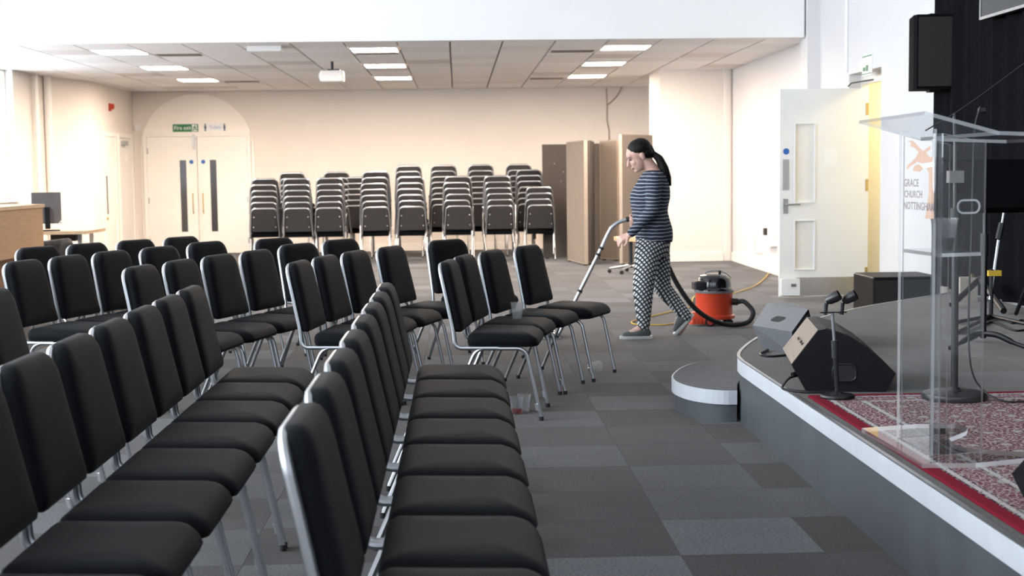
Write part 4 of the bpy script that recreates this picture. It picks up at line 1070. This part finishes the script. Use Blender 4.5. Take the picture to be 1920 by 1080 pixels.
# plastic cups
def cup_mesh(h=.095, r0=.026, r1=.037):
    return MB().lathe([(r0 * .9, .003), (r0, 0), (r1, h), (r1 + .002, h), (r1 + .002, h - .004), (r1 - .0015, h - .004), (r0 - .001, .004), (.001, .004)], n=24, caps=False).mesh('cup_wall', M['cup'], True)
CUP = cup_mesh()
def cup(label, loc, liquid=None, level=.4, sc=1.0, rot=None):
    t = thing('plastic_cup', label, 'cup', tuple(loc), 0, 'clear plastic cups')
    w = inst('cup_wall', CUP, t); w.scale = (sc,) * 3
    if liquid:
        h = .095 * level
        l = MB().lathe([(.0235, .005), (.0245 + .010 * level, h)], n=20).obj('drink', liquid, t, True); l.scale = (sc,) * 3
    if rot: t.rotation_euler = rot
    return t
cup('clear plastic cup of water on the lectern shelf', (1.625, 4.70, 1.038), M['water'], .42, 1.18)
cup('empty clear plastic cup standing on a chair seat', (.335, 8.17, .478), None, .1)
cup('clear plastic cup with red drink on the carpet by a chair leg', tuple(onz(969, 776, 0)), M['juice'], .33)
cup('empty clear plastic cup on the carpet just behind the red drink', tuple(onz(983, 771, 0)), None)
cc = onz(1106, 698, 0); cup('empty clear plastic cup lying tipped over on the carpet', (cc.x, cc.y, .037), None, .4, 1.0, (0, rad(82), rad(-60)))

# tall microphone stand behind the lectern
ms = thing('microphone_stand', 'tall black microphone stand with heavy round base behind the lectern', 'microphone stand', (2.075, 5.85, RT))
MB().lathe([(.132, 0), (.135, .008), (.130, .024), (.115, .030), (.03, .034), (.02, .05)], n=36).obj('round_base', M['black'], ms, True)
MB().tube([(0, 0, .03), (-.005, 0, .78)], .015, 12).obj('lower_pole', M['black'], ms, True)
MB().tube([(-.005, 0, .70), (-.006, 0, .80)], .020, 12).obj('clutch', M['rubber'], ms, True)
MB().tube([(-.006, 0, .78), (-.008, 0, 1.06)], .010, 10).obj('upper_pole', M['black'], ms, True)
MB().cbox(-.008, 0, .93, .06, .04, .05).obj('clamp', M['grey_plastic'], ms)
bp_ = [ony(x, y, 5.85) - Vector((2.075, 5.85, RT)) for x, y in ((1735, 245), (1790, 213), (1838, 180), (1935, 108))]
MB().tube(bp_, .003, 8).obj('boom', M['black'], ms, True)
k_ = ony(1840, 208, 5.85) - Vector((2.075, 5.85, RT))
MB().tube([tuple(k_ - Vector((.012, 0, 0))), tuple(k_ + Vector((.015, 0, 0)))], .013, 10).obj('boom_knob', M['black'], ms, True)
MB().tube([(-.008, 0, 1.05), tuple(bp_[1])], .009, 8).obj('boom_joint', M['black'], ms, True)
cpts = [ony(x, y, 5.8) for x, y in ((1838, 200), (1828, 240), (1824, 330), (1822, 430), (1818, 520), (1816, 620), (1821, 690), (1840, 728))] + [onz(1880, 752, RT + .007), onz(1935, 752, RT + .007)]
tag(MB().tube(catmull(cpts, 6), .004, 6).obj('microphone_cable', M['rubber'], None, True), 'thin black cable hanging from the boom down to the rug', 'cable')

# ------------------------------------------------------------------ things along the right wall
cu = MB(); n_, X0 = 330, 3.87; ya, yb = 3.2, 11.55
def fold(y): return .035 * math.sin(y * 21 + 1.2 * math.sin(y * 3.1)) + .012 * math.sin(y * 47)
fr_ = [(X0 + fold(ya + (yb - ya) * i / n_), ya + (yb - ya) * i / n_) for i in range(n_ + 1)]
vs = [(x, y, z) for z in (SH + .03, 2.2, 4.7) for x, y in fr_]; k = n_ + 1
vs2 = [(x + .012, y, z) for z in (SH + .03, 2.2, 4.7) for x, y in fr_]
fs = [(r * k + i, r * k + i + 1, (r + 1) * k + i + 1, (r + 1) * k + i) for r in (0, 1) for i in range(n_)]
cu.add(vs, fs); cu.add(vs2, [tuple(reversed(f)) for f in fs])
ct = thing('stage_curtain', 'long black pleated curtain hanging behind the stage', 'curtain')
cu.obj('cloth', M['curtain'], ct, True)
MB().tube([(X0 + .01, ya, 4.72), (X0 + .01, yb, 4.72)], .02, 10).obj('rail', M['black'], ct, True)
MB().box(X0, RX, ya + .1, ya + .14, 4.70, 4.74).box(X0, RX, yb - .14, yb - .1, 4.70, 4.74).obj('rail_bracket', M['black'], ct)
tv = thing('wall_screen', 'dark flat screen in a thin silver frame at the top right', 'screen', (0, 0, 0))
q = onx(1838, 38, 3.76)
MB().box(3.765, 3.80, q.y - 1.7, q.y, q.z, q.z + 1.0).obj('screen_body', M['black'], tv)
MB().box(3.758, 3.766, q.y - 1.68, q.y - .02, q.z + .02, q.z + .98).obj('display', M['dark_screen'], tv)
MB().box(3.752, 3.766, q.y - 1.7, q.y, q.z, q.z + .02).box(3.752, 3.766, q.y - .02, q.y, q.z + .02, q.z + 1.0).box(3.752, 3.766, q.y - 1.7, q.y, q.z + .98, q.z + 1.0).obj('bezel', M['steel_dull'], tv)
MB().box(3.80, RX, q.y - .95, q.y - .75, q.z + .4, q.z + .6).obj('wall_bracket', M['black'], tv)
pa = thing('wall_speaker', 'large black loudspeaker hung high on the wall beside the curtain', 'speaker', (0, 0, 0))
a0, a1 = ony(1718, 27, 11.0), ony(1800, 166, 11.0)
body = MB().prism([(a0.x + .01, 11.0), (a1.x - .05, 10.98), (a1.x, 11.05), (a1.x - .03, 11.36), (a0.x + .06, 11.36), (a0.x, 11.06)], a1.z, a0.z)
body.obj('cabinet', M['matte_black'], pa)
MB().prism([(a0.x + .02, 10.993), (a1.x - .06, 10.972), (a1.x - .06, 10.978), (a0.x + .02, 10.999)], a1.z + .02, a0.z - .02).obj('grille', M['grille'], pa)
MB().box(a0.x + .15, a0.x + .19, 11.12, 11.2, a0.z, a0.z + .02).box(a0.x + .15, a0.x + .19, 11.12, 11.2, a1.z - .02, a1.z).obj('yoke', M['black'], pa)
MB().box(a1.x - .06, RX, 11.2, 11.26, a1.z + .28, a1.z + .34).obj('wall_bracket', M['black'], pa)
sbx = thing('subwoofer', 'low black subwoofer cabinet on the floor behind the stage edge', 'speaker', (0, 0, 0))
bz = onz(1646, 522, .47)
sl = MB().loops([[(x + 3.25 + .27, y + 11.3, z) for x, y in rrect(.54 - 2 * i, .56 - 2 * i, .015, 2)] for i, z in ((0, 0.0), (0, .455), (.008, .465))]); sl.obj('cabinet', M['cabinet'], sbx)
MB().box(3.27, 3.77, 11.012, 11.02, .03, .44).obj('grille', M['grille'], sbx)

def at(x, y, Y): return ony(x, y, Y)
mu = thing('music_stand', 'black music stand with wide desk behind the lectern', 'music stand', (2.85, 7.6, SH))
O = Vector((2.85, 7.6, SH))
MB().tube([(0, 0, .05), (0, 0, .62)], .017, 12).obj('lower_pole', M['black'], mu, True)
MB().tube([(0, 0, .55), (0, 0, .80)], .011, 10).obj('upper_pole', M['black'], mu, True)
MB().tube([(0, 0, .50), (0, 0, .62)], .022, 10).obj('clutch', M['rubber'], mu, True)
for a_ in (-.75, 1.5, 3.6):
    MB().tube(catmull([(0, 0, .075), (.08 * math.cos(a_), .08 * math.sin(a_), .07), (.17 * math.cos(a_), .17 * math.sin(a_), .035), (.25 * math.cos(a_), .25 * math.sin(a_), .012)], 5), [.016] * 10 + [.011] * 6, 8).obj('foot', M['black'], mu, True)
dsk = MB().box(-.26, .26, -.006, .006, -.15, .19).box(-.26, .26, -.05, 0, -.155, -.148)
dsk.xf(lambda p: Matrix.Rotation(rad(12), 3, 'Z') @ (Matrix.Rotation(rad(-35), 3, 'X') @ p) + Vector((.06, 0, .86)))
dsk.obj('desk', M['matte_black'], mu)
bs = thing('boom_stand', 'slanted silver and black microphone stand with yellow tape before the curtain', 'microphone stand', (0, 0, 0))
hub = at(1858, 592, 9.0)
for x, y in ((1790, 605), (1794, 624), (1935, 610)):
    MB().tube([hub, onz(x, y, SH + .012)], .012, 8).obj('leg', M['black'], bs, True)
MB().tube([hub, hub + Vector((0, 0, .30))], .014, 8).obj('lower_pole', M['black'], bs, True)
MB().tube([at(1857, 562, 9.0), at(1873, 450, 9.0)], .012, 8).obj('silver_pole', M['steel'], bs, True)
MB().tube([at(1872, 448, 9.0), at(1879, 418, 9.0)], .022, 8).obj('clutch', M['rubber'], bs, True)
MB().tube([at(1879, 420, 9.0), at(1892, 345, 9.0)], .009, 8).obj('silver_pole', M['steel'], bs, True)
MB().tube([at(1892, 345, 9.0), at(1884, 328, 9.0), at(1862, 320, 9.0)], [.016, .02, .014], 8).obj('microphone_clip', M['black'], bs, True)
MB().tube([hub + Vector((0, 0, .29)), at(1866, 512, 9.0)], .012, 8).obj('joint', M['black'], bs, True)
ty = at(1863, 512, 9.0); MB().cbox(ty.x, ty.y, ty.z, .085, .05, .035).obj('yellow_tape', M['yellowtape'], bs)
kb = thing('instrument_stand', 'black folding stand leaning beside the beige amplifier', 'stand', (0, 0, 0))
MB().tube([onz(1784, 572, SH + .026), at(1838, 522, 9.9)], .022, 8).obj('diagonal_tube', M['black'], kb, True)
MB().tube([at(1838, 522, 9.9), onz(1882, 583, SH + .026)], .022, 8).obj('diagonal_tube', M['black'], kb, True)

am = thing('amplifier', 'small beige cloth amplifier on the stage before the curtain', 'amplifier', (0, 0, 0))
p_ = onz(1800, 566, SH)
MB().box(p_.x, p_.x + .13, p_.y, p_.y + .12, SH, SH + .175).obj('cabinet', M['beige'], am)
MB().box(p_.x + .09, p_.x + .11, p_.y + .02, p_.y + .05, SH + .175, SH + .20).obj('knob', M['brass'], am)
rs_ = thing('guitar_stand', 'black stand cut off by the right edge before the curtain', 'stand', (0, 0, 0))
h1 = at(1928, 530, 8.7)
for x, y in ((1905, 588), (1945, 600), (1930, 592)): MB().tube([h1, onz(x, y, SH + .018)], .014, 8).obj('leg', M['black'], rs_, True)
MB().tube([h1, h1 + Vector((0, 0, .16))], .02, 8).obj('cradle', M['black'], rs_, True)
for nme, pl in (('nearer', [(1838, 612), (1860, 604), (1880, 612), (1905, 620), (1935, 616)]), ('farther', [(1850, 600), (1872, 596), (1898, 606), (1915, 600), (1935, 604)])):
    tag(MB().tube(catmull([onz(x, y, SH + .007) for x, y in pl], 6), .006, 6).obj('floor_cable', M['rubber'], None, True), '%s black cable lying on the stage by the music stand' % nme, 'cable', 'loose cables on the stage')

# ------------------------------------------------------------------ vacuum cleaner
V0 = onz(1345, 613, 0); V0 = Vector((2.18, 12.05, 0))
vc = thing('vacuum_cleaner', 'red tub vacuum cleaner with black domed top', 'vacuum cleaner', tuple(V0))
MB().lathe([(.145, .07), (.155, .075), (.158, .27), (.162, .285), (.162, .295)], n=32).obj('tub', M['vacred'], vc, True)
MB().lathe([(.16, .055), (.178, .06), (.178, .085), (.155, .092)], n=32).obj('bumper_ring', M['vacred'], vc, True)
dm = MB().lathe([(.165, .285), (.167, .30), (.160, .315), (.150, .325), (.147, .37), (.140, .40), (.115, .425), (.07, .436), (.01, .438)], n=32); dm.obj('motor_dome', M['blackgloss'], vc, True)
MB().lathe([(.169, .280), (.169, .300)], n=32).obj('seal_band', M['grey_plastic'], vc, True)
MB().loops([[(x - .135, y - .05, z) for x, y in rrect(.11 - 2 * i, .16 - 2 * i, .02, 3)] for i, z in ((0, .312), (0, .372), (.012, .385))]).obj('switch_block', M['black'], vc, True)
MB().lathe([(.012, .43), (.012, .455), (.014, .458), (.010, .466)], (.05, 0, 0), 12).obj('top_knob', M['black'], vc, True)
hp = [(.02 + .15 * math.cos(t), .06, .36 + .10 * math.sin(t)) for t in [PI * i / 10 for i in range(1, 8)]]
MB().tube(hp, .006, 6).obj('carry_handle', M['steel'], vc, True)
ft = MB().loops([[(x - .155, y - .06, z) for x, y in rrect(.15 - 2 * i, .15 - 2 * i, .03, 3)] for i, z in ((0, .02), (0, .07), (.03, .12))]); ft.obj('castor_guard', M['vacred'], vc, True)
for q in range(4): MB().box(-.20 + q * .03, -.188 + q * .03, -.14, -.134, .03, .07).obj('guard_rib', M['vacred'], vc)
for wx, wy in ((-.06, -.15), (-.06, .15)):
    wm = MB().lathe([(.03, -.018), (.044, -.016), (.044, .016), (.03, .018)], n=20); wm.xf(lambda p: Vector((p.x + wx, p.z + wy, p.y + .044))); wm.obj('wheel', M['rubber'], vc, True)
    hc_ = MB().lathe([(.028, -.021), (.028, .021)], n=16); hc_.xf(lambda p: Vector((p.x + wx, p.z + wy, p.y + .044))); hc_.obj('hubcap', M['red'], vc, True)
for wx, wy in ((.12, -.08), (.12, .08)):
    wm = MB().lathe([(.028, -.012), (.028, .012)], n=16); wm.xf(lambda p: Vector((p.x + wx, p.z + wy, p.y + .028))); wm.obj('castor', M['rubber'], vc, True)
    MB().box(wx - .012, wx + .012, wy - .01, wy + .01, .05, .075).obj('castor_stem', M['rubber'], vc)
MB().tube([(.15, -.05, .20), (.19, -.07, .20)], .03, 12).obj('hose_inlet', M['rubber'], vc, True)
PYW = 11.32
def cl_z(v): v.z = max(v.z, .026); return v
hose = [Vector((2.37, 11.98, .20))] + [cl_z(at(x, y, Y)) for x, y, Y in ((1396, 566, 11.95), (1412, 585, 11.9), (1402, 604, 11.85), (1370, 610, 11.78), (1335, 600, 11.72), (1300, 575, 11.66), (1270, 533, 11.62), (1248, 487, 11.58), (1236, 455, 11.55), (1215, 425, 11.50), (1196, 410, 11.40), (1186, 408, PYW))]
hs = thing('vacuum_hose', 'black flexible hose with steel wand held by the woman', 'hose', (0, 0, 0))
hpth = catmull(hose, 12)
# ribbed hose
rr_ = [(.0215 if i % 2 else .0195) for i in range(len(hpth))]
MB().tube(hpth, rr_, 10).obj('flexible_hose', M['rubber'], hs, True)
wt = [at(x, y, PYW) for x, y in ((1188, 408), (1174, 412), (1158, 418), (1146, 428), (1137, 444), (1131, 458))]
MB().tube(catmull(wt[1:], 6), .016, 12).obj('bent_tube', M['steel'], hs, True)
MB().tube([wt[0], wt[1]], .020, 12).obj('grip_collar', M['rubber'], hs, True)
w0, w1_ = wt[-1], at(1046, 629, PYW)
MB().tube([w0, w1_], .0155, 12).obj('straight_wand', M['steel'], hs, True)
for f in (.03, .10, .50):
    MB().tube([w0.lerp(w1_, f), w0.lerp(w1_, f + .025)], .021, 12).obj('coupling', M['rubber'], hs, True)
fh = at(1044, 630, PYW)
MB().loops([[(x + fh.x - .05, y + PYW, z) for x, y in rrect(.12 - 2 * i, .28 - 2 * i, .02, 3)] for i, z in ((0, .004), (0, .03), (.02, .045))]).obj('floor_head', M['black'], hs, True)
MB().box(fh.x - .125, fh.x + .02, PYW - .15, PYW + .15, .002, .010).obj('sole_plate', M['steel'], hs)
MB().tube([Vector((fh.x - .05, PYW, .04)), w1_], .02, 10).obj('swivel_neck', M['rubber'], hs, True)
yc = [(1441, 512), (1434, 521), (1415, 536), (1390, 545), (1372, 550), (1330, 552), (1302, 556), (1293, 575), (1262, 583), (1225, 592), (1193, 600), (1184, 604), (1192, 608), (1225, 609), (1255, 608), (1282, 600), (1300, 590), (1316, 580)]
tag(MB().tube(catmull([onz(x, y, .008) for x, y in yc], 6), .006, 6).obj('extension_cable', M['yellow'], None, True), 'thin yellow power cable trailing across the floor to the vacuum', 'cable')

# ------------------------------------------------------------------ the woman with the vacuum
YP = 11.20
wom = thing('person', 'woman in navy striped top and patterned trousers walking with a vacuum wand', 'person', (onz(1208, 633, 0).x, YP, 0))
WO = Vector(wom.location)
def P(x, y, dy=0.0): return ony(x, y, YP + dy) - WO
def bring(y, xf, xb, hy, dy=0.0, n=24):
    c = (xf + xb) / 2; r = (xb - xf) / 2
    return [P(c + r * math.cos(2 * PI * j / n), y, dy + hy * math.sin(2 * PI * j / n)) for j in range(n)]
C = P(1199, 292); th = rad(24)
fw = Vector((-math.cos(th), 0, -math.sin(th))); up = Vector((-math.sin(th), 0, math.cos(th))); sd = Vector((0, 1, 0))
HR = Matrix((fw, sd, up)).transposed()
def hpnt(f, s, u): return C + fw * f + sd * s + up * u
bm_ = MB()
ell(bm_, hpnt(-.005, 0, .030), .098, .074, .088, HR); ell(bm_, hpnt(.030, 0, -.040), .062, .057, .075, HR)
ell(bm_, hpnt(.062, 0, -.094), .026, .028, .022, HR); ell(bm_, hpnt(.072, 0, .030), .026, .052, .040, HR)
for s in (-1, 1):
    ell(bm_, hpnt(.060, s * .032, -.030), .026, .022, .028, HR)
    ell(bm_, hpnt(-.012, s * .074, -.012), .018, .010, .030, HR)
cap_ring(bm_, hpnt(.094, 0, .002), hpnt(.112, 0, -.036), .009, .0135)
ell(bm_, hpnt(.086, 0, -.060), .013, .022, .008, HR); ell(bm_, hpnt(.083, 0, -.073), .012, .019, .008, HR)
cap_ring(bm_, hpnt(-.025, 0, -.045), P(1228, 325), .050, .056)
bm_.loops([bring(y, xf, xb, hy) for y, xf, xb, hy in ((318, 1213, 1240, .06), (326, 1208, 1245, .12), (336, 1203, 1248, .15), (360, 1192, 1252, .15), (396, 1190, 1247, .14), (430, 1196, 1254, .155), (462, 1198, 1252, .15))])
NS, NE, NW = P(1227, 337, -.165), P(1223, 394, -.215), P(1181, 440, -.20)
FS, FE, FWR = P(1224, 337, .165), P(1221, 390, .22), P(1193, 406, .13)
for a_, b_, c_ in ((NS, NE, NW), (FS, FE, FWR)):
    cap_ring(bm_, a_, b_, .042, .036); cap_ring(bm_, b_, c_, .036, .024)
def hand(w, d, curl, thumb, spread, palm_n, L=.085):
    """w wrist, d hand direction, palm_n palm normal; fingers curl toward palm_n"""
    d = Vector(d).normalized(); nrm = Vector(palm_n); nrm = (nrm - d * nrm.dot(d)).normalized(); s = d.cross(nrm)
    k = w + d * L
    for q in (-.026, -.009, .009, .026): cap_ring(bm_, w + d * .010 + s * q * .7, k + s * q, .0135, .0125, n=10)
    for q, ln in ((-.030, .058), (-.0102, .072), (.0102, .076), (.030, .066)):
        p0 = k + s * q; ang = 0; seg = [(.45, curl * .8), (.32, curl * 1.0), (.23, curl * .8)]
        for fr, c_ in seg:
            ang += c_; dd = d * math.cos(ang) + nrm * math.sin(ang) + s * q * spread
            p1 = p0 + dd * ln * fr; cap_ring(bm_, p0, p1, .0088, .0080, n=10); p0 = p1
    t0 = w + d * .028 + s * thumb * .030; t1 = t0 + (d * .55 + s * thumb * .55 + nrm * .5).normalized() * .036; t2 = t1 + (d * .8 + nrm * .5 - s * thumb * .1).normalized() * .030
    cap_ring(bm_, t0, t1, .013, .0105, n=10); cap_ring(bm_, t1, t2, .0105, .0085, n=10)
hand(NW, P(1150, 455, -.19) - NW, .55, 1, 1.5, (.25, .6, -.75), .072)
hand(FWR, P(1172, 413, .10) - FWR, 1.15, -1, .4, (-.1, -.85, -.5), .05)
NH, NK, NA = P(1215, 462, -.085), P(1206, 543, -.09), P(1207, 613, -.085)
FH, FK, FA = P(1233, 460, .085), P(1241, 538, .08), P(1289, 596, .075)
for a_, b_, c_, in ((NH, NK, NA), (FH, FK, FA)):
    cap_ring(bm_, a_, b_, .075, .052); cap_ring(bm_, b_, c_, .050, .034)
cap_ring(bm_, NA, P(1180, 627, -.085), .034, .026); cap_ring(bm_, FA, P(1274, 622, .075), .034, .026)
body = blob('body', bm_, M['skin'], wom, .0045, 3)
# clothes
tp = MB().loops([bring(y, xf, xb, hy) for y, xf, xb, hy in ((319, 1212, 1241, .070), (324, 1206, 1246, .125), (331, 1200, 1251, .165), (344, 1192, 1255, .178), (358, 1184, 1257, .176), (370, 1180, 1257, .172), (383, 1182, 1254, .163), (396, 1184, 1252, .160), (412, 1186, 1256, .170), (428, 1189, 1261, .182), (442, 1191, 1262, .187), (454, 1192, 1261, .186))])
cap_ring(tp, NS, NE, .064, .052); cap_ring(tp, NE, NE.lerp(NW, .93), .052, .035)
cap_ring(tp, FS, FE, .062, .050); cap_ring(tp, FE, FE.lerp(FWR, .9), .048, .036)
blob('striped_top', tp, M['jersey'], wom, .008, 4)
tr = MB().loops([bring(y, xf, xb, hy) for y, xf, xb, hy in ((440, 1194, 1258, .172), (452, 1193, 1258, .178), (466, 1192, 1256, .176), (482, 1191, 1252, .165))])
for a_, b_, c_, r0, r1, r2 in ((NH, NK, NA, .104, .084, .050), (FH, FK, FA, .098, .072, .048)):
    cap_ring(tr, a_, b_, r0, r1); cap_ring(tr, b_, c_ - (c_ - b_).normalized() * .012, r1, r2)
blob('patterned_trousers', tr, M['lattice'], wom, .009, 4)
def shoe(heel, toe, ankle, nrm):
    heel, toe, ankle, nrm = Vector(heel), Vector(toe), Vector(ankle), Vector(nrm).normalized()
    d = (toe - heel).normalized(); s = d.cross(nrm)
    L = (toe - heel).length; u = MB()
    cap_ring(u, heel + d * .045 + nrm * .045, heel + d * .10 + nrm * .050, .036, .038); cap_ring(u, heel + d * .10 + nrm * .046, toe - d * .045 + nrm * .030, .040, .026, sx=1.0)
    cap_ring(u, heel + d * .055 + nrm * .05, ankle, .036, .036)
    sh = blob('shoe', u, M['shoe'], wom, .006, 3)
    out = []
    for t_, w_ in ((0, .022), (.03, .033), (.10, .034), (.17, .041), (.22, .034), (L, .014)): out.append((t_ if t_ < L else L, w_))
    ringp = [(t_, w_) for t_, w_ in out] + [(t_, -w_) for t_, w_ in reversed(out)]
    sm_ = MB().loops([[heel + d * t_ + s * w_ * g_ + nrm * z_ for t_, w_ in ringp] for z_, g_ in ((.001, .95), (.008, 1.0), (.024, 1.02))]); so = sm_.obj('sole', M['sole'], sh, True)
    for t_ in (.115, .135, .155): 
        lm_ = MB().tube([heel + d * t_ + nrm * (.088 - (t_ - .115) * .45) + s * .022, heel + d * (t_ + .012) + nrm * (.090 - (t_ - .115) * .45) - s * .022], .004, 6); lm_.obj('lace', M['sole'], sh)
gz = lambda v: Vector((v.x, v.y, 0.0))
shoe(gz(P(1223, 633, -.085)), gz(P(1162, 633, -.085)), NA, (0, 0, 1))
t_r = gz(P(1266, 630, .075)); h_r = P(1302, 590, .075)
shoe(h_r, t_r, FA, (Vector((-1, 0, 0)) * (h_r.z - 0) + Vector((0, 0, 1)) * abs(h_r.x - t_r.x)))
# hair
hb = MB(); ell(hb, hpnt(-.020, 0, .052), .098, .082, .082, HR); ell(hb, hpnt(-.055, 0, .005), .058, .072, .065, HR)
cap_ring(hb, hpnt(-.095, 0, .02), P(1224, 287), .032, .022)
hp_ = [P(1224, 287), P(1236, 298, -.01), P(1245, 316, -.02), P(1252, 334, -.02), P(1257, 347, -.02)]
for (a_, b_), (ra, rb) in zip(zip(hp_[:-1], hp_[1:]), ((.022, .034), (.034, .038), (.038, .030), (.030, .010))): cap_ring(hb, a_, b_, ra, rb)
blob('hair', hb, M['hair'], wom, .006, 3)
for s in (-1, 1):
    e_ = MB(); ell(e_, hpnt(.087, s * .030, .002), .006, .013, .0055, HR, 10); e_.obj('eye', M['eye'], wom, True)
    e_ = MB(); cap_ring(e_, hpnt(.095, s * .014, .020), hpnt(.082, s * .048, .022), .0032, .0024, n=8); e_.obj('eyebrow', M['hair'], wom, True)
e_ = MB(); cap_ring(e_, hpnt(.094, -.020, -.067), hpnt(.094, .020, -.067), .0055, .0055, n=8); e_.obj('mouth', M['lip'], wom, True)
